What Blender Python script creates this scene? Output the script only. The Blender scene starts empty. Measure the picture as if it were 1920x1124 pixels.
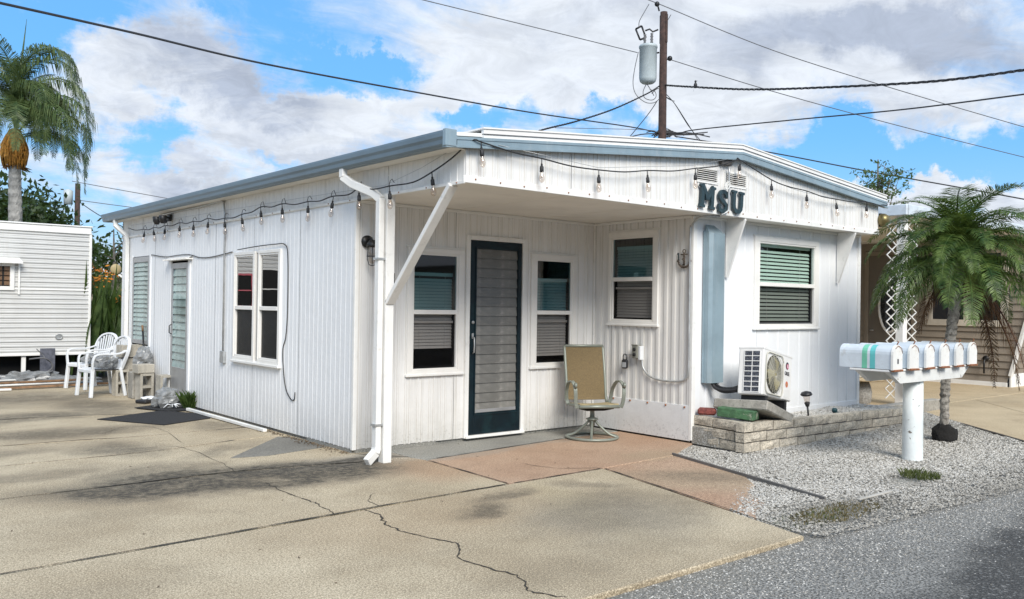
import bpy, bmesh, math, random
from mathutils import Vector, Matrix, noise
random.seed(7)
sc = bpy.context.scene
# ---------------------------------------------------------------- camera
CAM = Vector((-4.3443, -7.6125, 1.5)); YAW, PIT, ROL, FOC = 0.6972, 0.006, 0.0151, 1628.1
fwd = Vector((math.sin(YAW)*math.cos(PIT), math.cos(YAW)*math.cos(PIT), math.sin(PIT)))
rgt = Vector((math.cos(YAW), -math.sin(YAW), 0)); upv = rgt.cross(fwd)
cR, sR = math.cos(ROL), math.sin(ROL)
cx_ = rgt*cR + upv*sR; cy_ = upv*cR - rgt*sR
cd = bpy.data.cameras.new('camera'); cam = bpy.data.objects.new('camera', cd); sc.collection.objects.link(cam)
cam.matrix_world = Matrix((( cx_.x, cy_.x, -fwd.x, CAM.x), (cx_.y, cy_.y, -fwd.y, CAM.y), (cx_.z, cy_.z, -fwd.z, CAM.z), (0, 0, 0, 1)))
cd.sensor_width = 36; cd.lens = FOC/1920*36; cd.clip_end = 3000; cd.clip_start = .05
sc.camera = cam
def ray(px, py):                       # direction through a pixel of the 1920x1124 photograph
    return fwd + cx_*((px-960)/FOC) - cy_*((py-562)/FOC)
def on(px, py, X=None, Y=None, Z=None, D=None):   # the point of a real plane (or at a depth) behind that pixel
    d = ray(px, py)
    t = (X-CAM.x)/d.x if X is not None else (Y-CAM.y)/d.y if Y is not None else (Z-CAM.z)/d.z if Z is not None else D
    return CAM + d*t
# ---------------------------------------------------------------- world, sun, exposure
SUN_EL, SUN_AZ = math.radians(38), math.radians(203)     # azimuth clockwise from +Y
w = bpy.data.worlds.new('World'); sc.world = w; w.use_nodes = True
nt = w.node_tree; nt.nodes.clear()
class N:
    """tiny node-graph helper"""
    def __init__(s, nt): s.nt = nt
    def n(s, typ, **k):
        nd = s.nt.nodes.new(typ)
        for a, v in k.items():
            if a.startswith('i_'):
                key = a[2:]; key = int(key) if key.isdigit() else key.replace('_', ' ')
                s.put(nd.inputs[key], v)
            else: setattr(nd, a, v)
        return nd
    def put(s, sock, v):
        if isinstance(v, bpy.types.NodeSocket): s.nt.links.new(v, sock)
        elif isinstance(v, bpy.types.Node): s.nt.links.new(v.outputs[0], sock)
        else:
            if isinstance(v, (tuple, list)) and len(v) == 3 and sock.type == 'RGBA': v = (*v, 1)
            sock.default_value = v
    def math(s, op, a, b=0, c=0, clamp=False):
        nd = s.nt.nodes.new('ShaderNodeMath'); nd.operation = op; nd.use_clamp = clamp
        s.put(nd.inputs[0], a); s.put(nd.inputs[1], b); s.put(nd.inputs[2], c); return nd.outputs[0]
    def vmath(s, op, a, b=(0, 0, 0)):
        nd = s.nt.nodes.new('ShaderNodeVectorMath'); nd.operation = op
        s.put(nd.inputs[0], a)
        if op == 'SCALE': s.put(nd.inputs[3], b)
        else: s.put(nd.inputs[1], b)
        return nd.outputs[1] if op in ('DOT_PRODUCT', 'LENGTH') else nd.outputs[0]
    def noise(s, vec, scale, detail=4, rough=.5, dist=0, color=False):
        nd = s.n('ShaderNodeTexNoise'); s.put(nd.inputs['Vector'], vec)
        nd.inputs['Scale'].default_value = scale; nd.inputs['Detail'].default_value = detail
        nd.inputs['Roughness'].default_value = rough; nd.inputs['Distortion'].default_value = dist
        return nd.outputs[1 if color else 0]
    def rng(s, v, a, b, c=0, d=1, smooth=True):
        nd = s.n('ShaderNodeMapRange'); nd.interpolation_type = 'SMOOTHSTEP' if smooth else 'LINEAR'
        s.put(nd.inputs[0], v)
        for i, q in zip((1, 2, 3, 4), (a, b, c, d)): nd.inputs[i].default_value = q
        return nd.outputs[0]
    def mix(s, f, a, b, mode='MIX'):
        nd = s.n('ShaderNodeMix'); nd.data_type = 'RGBA'; nd.blend_type = mode
        s.put(nd.inputs[0], f); s.put(nd.inputs[6], a); s.put(nd.inputs[7], b); return nd.outputs[2]
W = N(nt)
tc = W.n('ShaderNodeTexCoord'); D_ = W.vmath('NORMALIZE', tc.outputs['Generated'])
sep = W.n('ShaderNodeSeparateXYZ'); W.put(sep.inputs[0], D_)
sky = W.n('ShaderNodeTexSky', sky_type='NISHITA'); sky.sun_disc = False
sky.sun_elevation = SUN_EL; sky.sun_rotation = SUN_AZ; sky.altitude = 0; sky.air_density = 1.0; sky.dust_density = .4; sky.ozone_density = 2.5
zz = W.math('ADD', W.math('MAXIMUM', sep.outputs[2], 0), .16)
pl = W.n('ShaderNodeCombineXYZ'); W.put(pl.inputs[0], W.math('DIVIDE', sep.outputs[0], zz)); W.put(pl.inputs[1], W.math('DIVIDE', sep.outputs[1], zz))
P_ = W.vmath('ADD', pl.outputs[0], W.vmath('SCALE', W.noise(pl.outputs[0], 1.3, 4, .6, color=True), .35))
n1 = W.noise(P_, 2.0, 12, .66, .5); n2 = W.noise(P_, .75, 5, .55, .2); n3 = W.noise(W.vmath('ADD', P_, (7, 3, 1)), 1.6, 9, .62, .4)
ws_ = W.n('ShaderNodeMapping'); W.put(ws_.inputs[0], P_); ws_.inputs['Rotation'].default_value = (0, 0, math.radians(25)); ws_.inputs['Scale'].default_value = (.8, 3.2, 1)
n4 = W.noise(ws_.outputs[0], 1.6, 10, .62, .8)
dens = W.math('ADD', W.math('MULTIPLY', n1, .50), W.math('ADD', W.math('MULTIPLY', n2, .22), W.math('MULTIPLY', n4, .28)))
Dn = W.vmath('ADD', D_, W.vmath('SCALE', W.vmath('SUBTRACT', W.noise(D_, 5, 9, .66, color=True), (.5, .5, .5)), .24))
def skyblob(px, py, rx, ry, amt):
    """soft elliptical patch of the sky round a direction"""
    d = ray(px, py).normalized(); r_ = Vector((d.y, -d.x, 0)).normalized(); u_ = r_.cross(d)
    a = W.math('DIVIDE', W.vmath('DOT_PRODUCT', Dn, tuple(r_)), rx/FOC)
    b = W.math('DIVIDE', W.vmath('DOT_PRODUCT', Dn, tuple(u_)), ry/FOC)
    q = W.math('SQRT', W.math('ADD', W.math('MULTIPLY', a, a), W.math('MULTIPLY', b, b)))
    front = W.rng(W.vmath('DOT_PRODUCT', D_, tuple(d)), .3, .6)
    return W.math('MULTIPLY', W.math('MULTIPLY', W.rng(q, .3, 1.2, 1, 0), front), amt)
def total(bl):
    s_ = None
    for b in bl:
        v = skyblob(*b); s_ = v if s_ is None else W.math('ADD', s_, v)
    return s_
hole = total([(60, 70, 230, 80, .17), (260, 250, 60, 100, .13), (580, 115, 200, 45, .17), (720, 85, 110, 22, .14), (920, 210, 130, 28, .17), (1600, 318, 260, 52, .26), (1900, 275, 150, 40, .14),
              (1000, 245, 260, 30, .08), (210, 420, 120, 50, .1), (450, 30, 130, 50, .10), (560, 280, 90, 14, .08), (1250, 260, 160, 30, .08)])
fill = total([(1350, 60, 600, 190, .20), (420, 170, 300, 100, .18), (1780, 385, 260, 40, .22), (700, 250, 300, 50, .08), (1500, 190, 500, 60, .10), (200, 235, 60, 50, .12), (1000, 130, 260, 70, .10), (330, 330, 200, 40, .14), (180, 160, 160, 60, .10), (760, 180, 120, 30, .08)])
grey = total([(400, 150, 230, 75, .9), (560, 190, 110, 50, .55), (1770, 55, 240, 75, 1.0), (1480, 95, 150, 60, .65), (250, 275, 90, 40, .45), (350, 330, 150, 45, .5), (1650, 220, 220, 30, .4), (560, 265, 260, 30, .5), (1050, 30, 260, 40, .35)])
cover = W.rng(W.math('ADD', W.math('SUBTRACT', dens, hole), fill), .37, .62)
core_ = W.rng(W.math('ADD', W.math('SUBTRACT', dens, hole), fill), .52, .78)
shade = W.math('MINIMUM', W.math('ADD', W.math('MULTIPLY', grey, W.rng(n3, .30, .55)), W.math('MULTIPLY', W.rng(n3, .42, .70, 0, .55), core_)), 1.0)
cloud = W.mix(shade, (6.7, 7.15, 7.8), (3.9, 4.45, 5.5))
cloud = W.vmath('SCALE', cloud, W.rng(W.noise(P_, 5, 10, .68, .8), .3, .7, .86, 1.06))
blue = W.mix(1.0, sky, (1.1, 1.6, 2.0), 'MULTIPLY')
blue = W.mix(.75, blue, (1.15, 3.6, 7.0))
horiz = W.rng(sep.outputs[2], .0, .20, .7, 0)
blue = W.mix(horiz, blue, (4.4, 6.0, 7.2))
col = W.mix(cover, blue, cloud)
below = W.rng(sep.outputs[2], -.02, 0.0, 1, 0)
col = W.mix(below, col, (1.6, 1.5, 1.35))
bg = W.n('ShaderNodeBackground'); W.put(bg.inputs[0], col); bg.inputs[1].default_value = .092
W.put(W.n('ShaderNodeOutputWorld').inputs[0], bg)
sd = bpy.data.lights.new('sun', 'SUN'); sd.energy = 2.9; sd.angle = math.radians(28); sd.color = (1, .95, .87)
so = bpy.data.objects.new('sun', sd); sc.collection.objects.link(so)
sv = Vector((math.sin(SUN_AZ)*math.cos(SUN_EL), math.cos(SUN_AZ)*math.cos(SUN_EL), math.sin(SUN_EL)))
so.rotation_euler = sv.to_track_quat('Z', 'Y').to_euler(); so.location = (0, -10, 20)
sc.view_settings.view_transform = 'Standard'; sc.view_settings.look = 'None'; sc.view_settings.gamma = 1; sc.view_settings.use_curve_mapping = False
sc.view_settings.exposure = .50
# ---------------------------------------------------------------- helpers
col_ = sc.collection
def newobj(name, data, parent=None, **props):
    o = bpy.data.objects.new(name, data); col_.objects.link(o)
    if parent: o.parent = parent
    for k, v in props.items(): o[k] = v
    return o
def thing(name, label, cat, loc=(0, 0, 0), rz=0, group=None, rot=None):
    o = newobj(name, None); o.location = loc; o.rotation_euler = rot if rot else (0, 0, rz)
    o.empty_display_size = .2; o['label'] = label; o['category'] = cat
    if group: o['group'] = group
    return o
def tag(o, label, cat, group=None):
    o['label'] = label; o['category'] = cat
    if group: o['group'] = group
    return o
def copy_tree(o, parent=None, **kw):
    c = o.copy(); col_.objects.link(c); c.parent = parent
    for k, v in kw.items(): c[k] = v
    for ch in o.children: copy_tree(ch, c)
    return c
class MB:
    def __init__(s, f=None): s.v = []; s.f = []; s.map = f; s.sm = []
    def add(s, vs, fs, smooth=False):
        b = len(s.v)
        if s.map: vs = [s.map(*v) for v in vs]
        s.v += [tuple(v) for v in vs]; s.f += [tuple(i+b for i in q) for q in fs]; s.sm += [smooth]*len(fs); return s
    def box(s, x0, x1, y0, y1, z0, z1, bev=0):
        if bev <= 0:
            return s.add([(x, y, z) for z in (z0, z1) for y in (y0, y1) for x in (x0, x1)],
                         [(0, 2, 3, 1), (4, 5, 7, 6), (0, 1, 5, 4), (2, 6, 7, 3), (0, 4, 6, 2), (1, 3, 7, 5)])
        vs = []; idx = {}
        X, Y, Z = (x0, x1), (y0, y1), (z0, z1)
        for a in (0, 1):
            for b in (0, 1):
                for c in (0, 1):
                    sx, sy, sz = bev*(1-2*a), bev*(1-2*b), bev*(1-2*c)
                    idx[a, b, c] = len(vs)
                    vs += [(X[a], Y[b]+sy, Z[c]+sz), (X[a]+sx, Y[b], Z[c]+sz), (X[a]+sx, Y[b]+sy, Z[c])]
        I = idx; fs = []
        for a in (0, 1): fs.append([I[a, 0, 0], I[a, 1, 0], I[a, 1, 1], I[a, 0, 1]])
        for b in (0, 1): fs.append([I[0, b, 0]+1, I[1, b, 0]+1, I[1, b, 1]+1, I[0, b, 1]+1])
        for c in (0, 1): fs.append([I[0, 0, c]+2, I[1, 0, c]+2, I[1, 1, c]+2, I[0, 1, c]+2])
        for a in (0, 1):
            for b in (0, 1): fs.append([I[a, b, 0], I[a, b, 1], I[a, b, 1]+1, I[a, b, 0]+1])
            for c in (0, 1): fs.append([I[a, 0, c], I[a, 1, c], I[a, 1, c]+2, I[a, 0, c]+2])
        for b in (0, 1):
            for c in (0, 1): fs.append([I[0, b, c]+1, I[1, b, c]+1, I[1, b, c]+2, I[0, b, c]+2])
        for k, i in I.items(): fs.append([i, i+1, i+2])
        return s.add(vs, fs)
    def bar(s, a, b, w, h, up=(0, 0, 1), bev=0):
        a, b = Vector(a), Vector(b); d = (b-a); L = d.length; d.normalize(); up = Vector(up)
        if abs(d.dot(up)) > .98: up = Vector((0, 1, 0))
        x = d.cross(up).normalized(); z = x.cross(d)
        old = s.map; m = MB(); m.box(-w/2, w/2, 0, L, -h/2, h/2, bev)
        vs = [a + x*v[0] + d*v[1] + z*v[2] for v in m.v]
        return s.add(vs, m.f)
    def tube(s, pts, r, n=8, smooth=True, cap=True):
        pts = [Vector(p) for p in pts]; R = r if isinstance(r, (list, tuple)) else [r]*len(pts)
        vs, fs = [], []; prev = None
        for i, p in enumerate(pts):
            d = (pts[min(i+1, len(pts)-1)] - pts[max(i-1, 0)]).normalized()
            if prev is None: x = d.cross(Vector((0, 0, 1)) if abs(d.z) < .9 else Vector((1, 0, 0))).normalized()
            else:
                x = prev - d*prev.dot(d); x = x.normalized() if x.length > 1e-6 else d.orthogonal().normalized()
            prev = x; y = d.cross(x)
            for k in range(n):
                a = 2*math.pi*k/n; vs.append(p + x*math.cos(a)*R[i] + y*math.sin(a)*R[i])
            if i:
                for k in range(n):
                    a, b = (i-1)*n+k, (i-1)*n+(k+1) % n; fs.append((a, b, b+n, a+n))
        s.add(vs, fs, smooth)
        if cap:
            b = len(s.v)-len(vs)
            s.f.append(tuple(b+k for k in reversed(range(n)))); s.f.append(tuple(b+len(vs)-n+k for k in range(n))); s.sm += [False, False]
        return s
    def lathe(s, prof, c=(0, 0, 0), n=16, smooth=True, axis='z'):
        vs, fs = [], []
        for (r, z) in prof:
            for k in range(n):
                a = 2*math.pi*k/n; u, v = r*math.cos(a), r*math.sin(a)
                p = (u, v, z) if axis == 'z' else (u, z, v) if axis == 'y' else (z, u, v)
                vs.append((p[0]+c[0], p[1]+c[1], p[2]+c[2]))
        for i in range(len(prof)-1):
            for k in range(n):
                a, b = i*n+k, i*n+(k+1) % n; fs.append((a, b, b+n, a+n))
        s.add(vs, fs, smooth); return s
    def prism(s, poly, a, b, plane='xy', cham=0):
        n = len(poly)
        def P(u, v, t): return (u, v, t) if plane == 'xy' else (u, t, v) if plane == 'xz' else (t, u, v)
        if cham:
            c = Vector((sum(p[0] for p in poly)/n, sum(p[1] for p in poly)/n))
            ins = []
            for i in range(n):
                p, q, r = Vector(poly[i-1]), Vector(poly[i]), Vector(poly[(i+1) % n])
                e1, e2 = (q-p).normalized(), (r-q).normalized()
                n1, n2 = Vector((-e1.y, e1.x)), Vector((-e2.y, e2.x)); m = (n1+n2).normalized()
                if m.dot(c-q) < 0 and n <= 5: m = -m
                ins.append(q + m*cham/max(.3, abs(m.dot(n1))))
            vs = [P(*p, a) for p in poly]+[P(*p, b-cham*.8) for p in poly]+[P(p.x, p.y, b) for p in ins]
            fs = [tuple(reversed(range(n))), tuple(range(2*n, 3*n))]
            for i in range(n):
                j = (i+1) % n; fs += [(i, j, j+n, i+n), (i+n, j+n, j+2*n, i+2*n)]
            return s.add(vs, fs)
        vs = [P(*p, a) for p in poly]+[P(*p, b) for p in poly]
        fs = [tuple(reversed(range(n))), tuple(range(n, 2*n))]+[(i, (i+1) % n, (i+1) % n+n, i+n) for i in range(n)]
        return s.add(vs, fs)
    def sphere(s, c, r, n=12, m=8, sq=(1, 1, 1)):
        prof = [(math.sin(math.pi*i/m), -math.cos(math.pi*i/m)) for i in range(m+1)]
        vs, fs = [], []
        for (q, z) in prof:
            for k in range(n):
                a = 2*math.pi*k/n; vs.append((c[0]+r*sq[0]*q*math.cos(a), c[1]+r*sq[1]*q*math.sin(a), c[2]+r*sq[2]*z))
        for i in range(m):
            for k in range(n):
                a, b = i*n+k, i*n+(k+1) % n; fs.append((a, b, b+n, a+n))
        return s.add(vs, fs, True)
    def mesh(s, name, mat, fix=True):
        me = bpy.data.meshes.new(name); me.from_pydata(s.v, [], s.f)
        me.polygons.foreach_set('use_smooth', s.sm)
        if fix:
            bm = bmesh.new(); bm.from_mesh(me); bmesh.ops.recalc_face_normals(bm, faces=bm.faces); bm.to_mesh(me); bm.free()
        if mat: me.materials.append(mat)
        return me
    def build(s, name, mat, parent=None, fix=True, **props):
        return newobj(name, s.mesh(name, mat, fix), parent, **props)
def bez(a, b, c, n=8):
    a, b, c = Vector(a), Vector(b), Vector(c); return [a*(1-t)**2+b*2*t*(1-t)+c*t*t for t in [i/n for i in range(n+1)]]
def smoothpath(pts, n=5):
    """Catmull-Rom through points"""
    P = [Vector(p) for p in pts]; out = []
    for i in range(len(P)-1):
        p0, p1, p2, p3 = P[max(i-1, 0)], P[i], P[i+1], P[min(i+2, len(P)-1)]
        for k in range(n):
            t = k/n; out.append(.5*((2*p1)+(p2-p0)*t+(2*p0-5*p1+4*p2-p3)*t*t+(3*p1-p0-3*p2+p3)*t**3))
    out.append(P[-1]); return out
# ---------------------------------------------------------------- materials
def mat(name, col, rough=.6, metal=0, var=.12, vs=4, bump=0, bs=40, dirt=None, streak=None, rnd=0, coat=0, alpha=1, trans=0, spec=.5, speck=None, world=False):
    """plain surface with tone noise; dirt=(colour, scale, lo, hi, amount); streak=(colour, amount) vertical runs; speck=(colour, scale, lo, hi)"""
    m = bpy.data.materials.new(name); m.use_nodes = True; t = N(m.node_tree); bs_ = m.node_tree.nodes['Principled BSDF']
    tcn = t.n('ShaderNodeTexCoord'); v = tcn.outputs['Object']
    if world: v = t.n('ShaderNodeNewGeometry').outputs['Position']
    nz = t.noise(v, vs, 5, .6)
    c = t.mix(t.rng(nz, .3, .7, 0, 1), tuple(x*(1-var) for x in col), tuple(min(1, x*(1+var)) for x in col))
    if dirt:
        dn = t.noise(v, dirt[1], 8, .68, .3); c = t.mix(t.rng(dn, dirt[2], dirt[3], 0, dirt[4]), c, dirt[0])
    if streak:
        mp = t.n('ShaderNodeMapping'); t.put(mp.inputs[0], v); mp.inputs['Scale'].default_value = (9, 9, .7)
        sn = t.noise(mp.outputs[0], 1.6, 6, .7); c = t.mix(t.rng(sn, .48, .75, 0, streak[1]), c, streak[0])
    if speck:
        sn = t.noise(v, speck[1], 2, .5); c = t.mix(t.rng(sn, speck[2], speck[3], 0, 1), c, speck[0])
    if rnd:
        oi = t.n('ShaderNodeObjectInfo'); f = t.rng(oi.outputs['Random'], 0, 1, 1-rnd, 1+rnd, False)
        c = t.vmath('SCALE', c, f)
    t.put(bs_.inputs['Base Color'], c); bs_.inputs['Metallic'].default_value = metal
    t.put(bs_.inputs['Roughness'], t.rng(nz, .2, .8, max(0, rough-.08), min(1, rough+.08)))
    bs_.inputs['Coat Weight'].default_value = coat; bs_.inputs['Alpha'].default_value = alpha
    bs_.inputs['Transmission Weight'].default_value = trans; bs_.inputs['Specular IOR Level'].default_value = spec
    if bump:
        b = t.n('ShaderNodeBump'); b.inputs['Strength'].default_value = bump; b.inputs['Distance'].default_value = .01
        t.put(b.inputs['Height'], t.noise(v, bs, 4, .6)); t.put(bs_.inputs['Normal'], b)
    return m
def glassmat(name, tint, refl=.12, rough=.03, wav=.0):
    """window glass: see-through sheet with fresnel reflection"""
    m = bpy.data.materials.new(name); m.use_nodes = True; t = N(m.node_tree); m.node_tree.nodes.clear()
    tr = t.n('ShaderNodeBsdfTransparent'); t.put(tr.inputs[0], tint)
    gl = t.n('ShaderNodeBsdfGlossy'); gl.inputs['Roughness'].default_value = rough
    if wav:
        b = t.n('ShaderNodeBump'); b.inputs['Strength'].default_value = wav; b.inputs['Distance'].default_value = .02
        t.put(b.inputs['Height'], t.noise(t.n('ShaderNodeTexCoord').outputs['Object'], 2.2, 2)); t.put(gl.inputs['Normal'], b)
    ge = t.n('ShaderNodeNewGeometry'); cs = t.math('ABSOLUTE', t.vmath('DOT_PRODUCT', ge.outputs['Normal'], ge.outputs['Incoming']))
    fr = t.n('ShaderNodeMath', operation='MULTIPLY_ADD'); t.put(fr.inputs[0], t.math('POWER', t.math('SUBTRACT', 1, cs), 5)); fr.inputs[1].default_value = .96; fr.inputs[2].default_value = .05
    mx = t.n('ShaderNodeMixShader'); t.put(mx.inputs[0], t.math('ADD', fr.outputs[0], refl, clamp=True)); t.put(mx.inputs[1], tr); t.put(mx.inputs[2], gl)
    t.put(t.n('ShaderNodeOutputMaterial').inputs[0], mx.outputs[0]); return m
grime = (.33, .31, .27)
def sidingmat(name, col, base=.0, foot=.35, amt=.35, streak=.3):
    """weathered painted metal siding: grime runs, mildew near the foot, chips"""
    m = bpy.data.materials.new(name); m.use_nodes = True; t = N(m.node_tree); b_ = m.node_tree.nodes['Principled BSDF']
    p = t.n('ShaderNodeNewGeometry').outputs['Position']; s_ = t.n('ShaderNodeSeparateXYZ'); t.put(s_.inputs[0], p)
    c = t.mix(t.rng(t.noise(p, 1.1, 4, .6), .3, .7), tuple(x*.95 for x in col), col)
    mp = t.n('ShaderNodeMapping'); t.put(mp.inputs[0], p); mp.inputs['Scale'].default_value = (14, 14, .55)
    c = t.mix(t.rng(t.noise(mp.outputs[0], 1.3, 7, .7), .46, .78, 0, streak), c, (.40, .38, .33))
    h = t.math('ADD', s_.outputs[2], t.math('MULTIPLY', t.noise(p, 7, 6, .7), .5))
    c = t.mix(t.rng(h, .22, .22+foot+.3, amt, 0), c, (.36, .34, .29))
    chips = t.rng(t.noise(p, 26, 6, .75), .70, .76); c = t.mix(t.math('MULTIPLY', chips, .5), c, (.22, .20, .17))
    low = t.math('MULTIPLY', t.rng(s_.outputs[2], .03, .30, 1, 0), t.rng(t.noise(p, 34, 6, .75), .54, .62)); c = t.mix(t.math('MULTIPLY', low, .35), c, (.10, .09, .075))
    mp2 = t.n('ShaderNodeMapping'); t.put(mp2.inputs[0], p); mp2.inputs['Scale'].default_value = (30, 30, 5)
    runs = t.math('MULTIPLY', t.rng(t.noise(mp2.outputs[0], 1, 4, .6), .68, .74), t.rng(t.noise(p, 1.3, 3), .48, .6)); c = t.mix(t.math('MULTIPLY', runs, .45), c, (.28, .27, .25))
    oi = t.n('ShaderNodeObjectInfo'); c = t.vmath('SCALE', c, t.rng(oi.outputs['Random'], 0, 1, .965, 1.02, False))
    t.put(b_.inputs['Base Color'], c); b_.inputs['Roughness'].default_value = .42
    bp = t.n('ShaderNodeBump'); bp.inputs['Strength'].default_value = .5; bp.inputs['Distance'].default_value = .014
    t.put(bp.inputs['Height'], t.noise(p, 3.5, 5, .6)); t.put(b_.inputs['Normal'], bp); return m
M = {}
M['siding'] = sidingmat('white_siding', (.84, .85, .86), streak=.10, amt=.28)
M['siding_front'] = sidingmat('white_siding_front', (.82, .81, .79), amt=.4, streak=.42)
M['groove'] = sidingmat('dark_groove', (.66, .64, .60), amt=.5, streak=.5)  # darker siding tone for the sloped faces of the ribs
M['trim'] = mat('white_trim', (.80, .79, .76), .45, var=.04, dirt=(grime, 9, .55, .75, .35), bump=.1, bs=15)
M['vinyl'] = mat('white_vinyl', (.82, .80, .76), .35, var=.03, dirt=((.5, .47, .4), 14, .58, .8, .3))
M['soffit'] = mat('soffit', (.80, .765, .70), .6, var=.06, vs=1.2, dirt=((.5, .45, .38), 2, .5, .8, .3))
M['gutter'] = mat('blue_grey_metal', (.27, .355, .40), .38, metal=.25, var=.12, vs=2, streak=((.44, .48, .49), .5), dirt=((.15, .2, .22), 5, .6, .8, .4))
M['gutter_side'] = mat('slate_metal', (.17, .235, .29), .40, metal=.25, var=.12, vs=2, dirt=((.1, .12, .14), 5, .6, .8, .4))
M['roof'] = mat('white_roofing', (.80, .79, .77), .5, var=.05, dirt=((.5, .48, .44), 4, .55, .8, .4))
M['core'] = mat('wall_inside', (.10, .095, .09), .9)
M['dark'] = mat('black_metal', (.012, .012, .013), .45)
M['black_plastic'] = mat('black_plastic', (.02, .02, .022), .5)
M['door'] = mat('dark_teal_paint', (.003, .012, .018), .40, var=.3, vs=3, spec=.35, dirt=((.008, .032, .036), 5, .45, .7, .6))
M['louvre'] = mat('smoky_glass_slat', (.17, .165, .15), .34, var=.15, vs=6, dirt=((.36, .34, .31), 12, .5, .75, .5), rnd=.12)
M['louvre_green'] = mat('greenish_glass_slat', (.30, .40, .38), .12, var=.25, vs=3, rnd=.15)
M['alu'] = mat('aluminium', (.42, .43, .44), .4, metal=.6, var=.1)
M['steel'] = mat('galvanised', (.46, .47, .47), .42, metal=.5, var=.15, vs=9)
M['glass'] = glassmat('window_glass', (.90, .97, .95, 1), .06)
M['glass_teal'] = glassmat('teal_window_glass', (.36, .54, .57, 1), .08)
M['glass_side'] = glassmat('reflecting_window_glass', (.30, .33, .35, 1), .34, .01, .03)
M['screen'] = glassmat('insect_screen', (.56, .55, .54, 1), -.035, .5)
M['blind'] = mat('white_blind', (.74, .73, .71), .5, var=.05)
M['blind_green'] = mat('green_blind', (.50, .60, .53), .5, var=.05)
M['bulb'] = glassmat('bulb_glass', (.93, .88, .84, 1), .06)
M['filament'] = mat('filament', (.75, .55, .35), .4)
M['rubber'] = mat('rubber', (.018, .018, .02), .6)
M['sling'] = mat('tan_sling', (.165, .118, .056), .8, var=.22, vs=90, bump=.4, bs=300)
M['cream'] = mat('cream_sling', (.40, .33, .19), .7, var=.2, vs=20)
M['sage'] = mat('sage_metal', (.25, .27, .23), .42, metal=.3, var=.12)
M['plastic'] = mat('white_plastic', (.72, .74, .76), .35, var=.05, dirt=((.45, .44, .42), 8, .6, .8, .3))
M['cmu'] = mat('cinder_block', (.42, .39, .33), .9, var=.15, vs=8, bump=.8, bs=80, dirt=((.2, .19, .17), 6, .58, .8, .5), rnd=.08)
M['brick'] = mat('planter_block', (.56, .50, .405), .92, var=.22, vs=14, bump=1.0, bs=70, dirt=((.14, .13, .11), 60, .48, .64, .7), rnd=.14, world=True)
M['mortar'] = mat('mortar', (.16, .15, .14), .95, bump=.5)
M['padc'] = mat('weathered_concrete', (.33, .31, .27), .92, var=.2, vs=10, bump=.8, bs=60, dirt=((.12, .12, .11), 30, .52, .68, .7))
M['ac'] = mat('ac_casing', (.78, .77, .75), .4, var=.03)
M['acgrille'] = mat('ac_grille', (.55, .53, .45), .4, var=.05)
M['fan'] = mat('ac_fan', (.36, .31, .14), .5, var=.3, vs=12)
M['letter'] = mat('dark_letter', (.022, .045, .055), .5, var=.3, vs=30)
M['wood'] = mat('weathered_wood', (.20, .115, .06), .8, var=.35, vs=9, bump=.5, bs=40, rnd=.3)
M['pole'] = mat('utility_pole', (.055, .032, .026), .9, var=.4, vs=7, bump=.6, bs=20, streak=((.02, .012, .01), .7))
M['xfmr'] = mat('transformer', (.42, .47, .48), .45, var=.06)
M['cable'] = mat('cable', (.02, .02, .022), .6)
M['cable_grey'] = mat('aluminium_cable', (.12, .12, .125), .5)
M['tansiding'] = mat('tan_siding', (.26, .22, .175), .6, var=.07, vs=2, rnd=.04)
M['mailbox'] = mat('mailbox_side', (.64, .70, .75), .4, metal=.1, var=.08, vs=6, rnd=.05, dirt=((.36, .32, .27), 7, .55, .75, .5))
M['mailwhite'] = mat('mailbox_door', (.80, .79, .75), .45, var=.05, rnd=.04, dirt=((.45, .33, .20), 9, .52, .74, .55))
M['green_tape'] = mat('green_stripe', (.18, .55, .38), .5); M['teal_tape'] = mat('teal_stripe', (.13, .52, .52), .5)
M['rust'] = mat('rusty', (.25, .10, .045), .8, var=.3, vs=20)
M['mat_black'] = mat('black_mat', (.022, .022, .024), .95, var=.3, vs=60, bump=.9, bs=250)
M['bag'] = mat('plastic_bag', (.20, .205, .205), .35, var=.25, vs=14, bump=1, bs=18, coat=.3)
M['pvc'] = mat('pvc', (.78, .77, .73), .4)
M['trailer'] = mat('trailer_skin', (.60, .60, .585), .38, metal=.1, var=.05, vs=1, streak=((.5, .48, .44), .3), dirt=((.35, .34, .32), 4, .62, .8, .35))
M['under'] = mat('dark_fill', (.012, .012, .012), .95)
M['orange_paint'] = None
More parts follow.
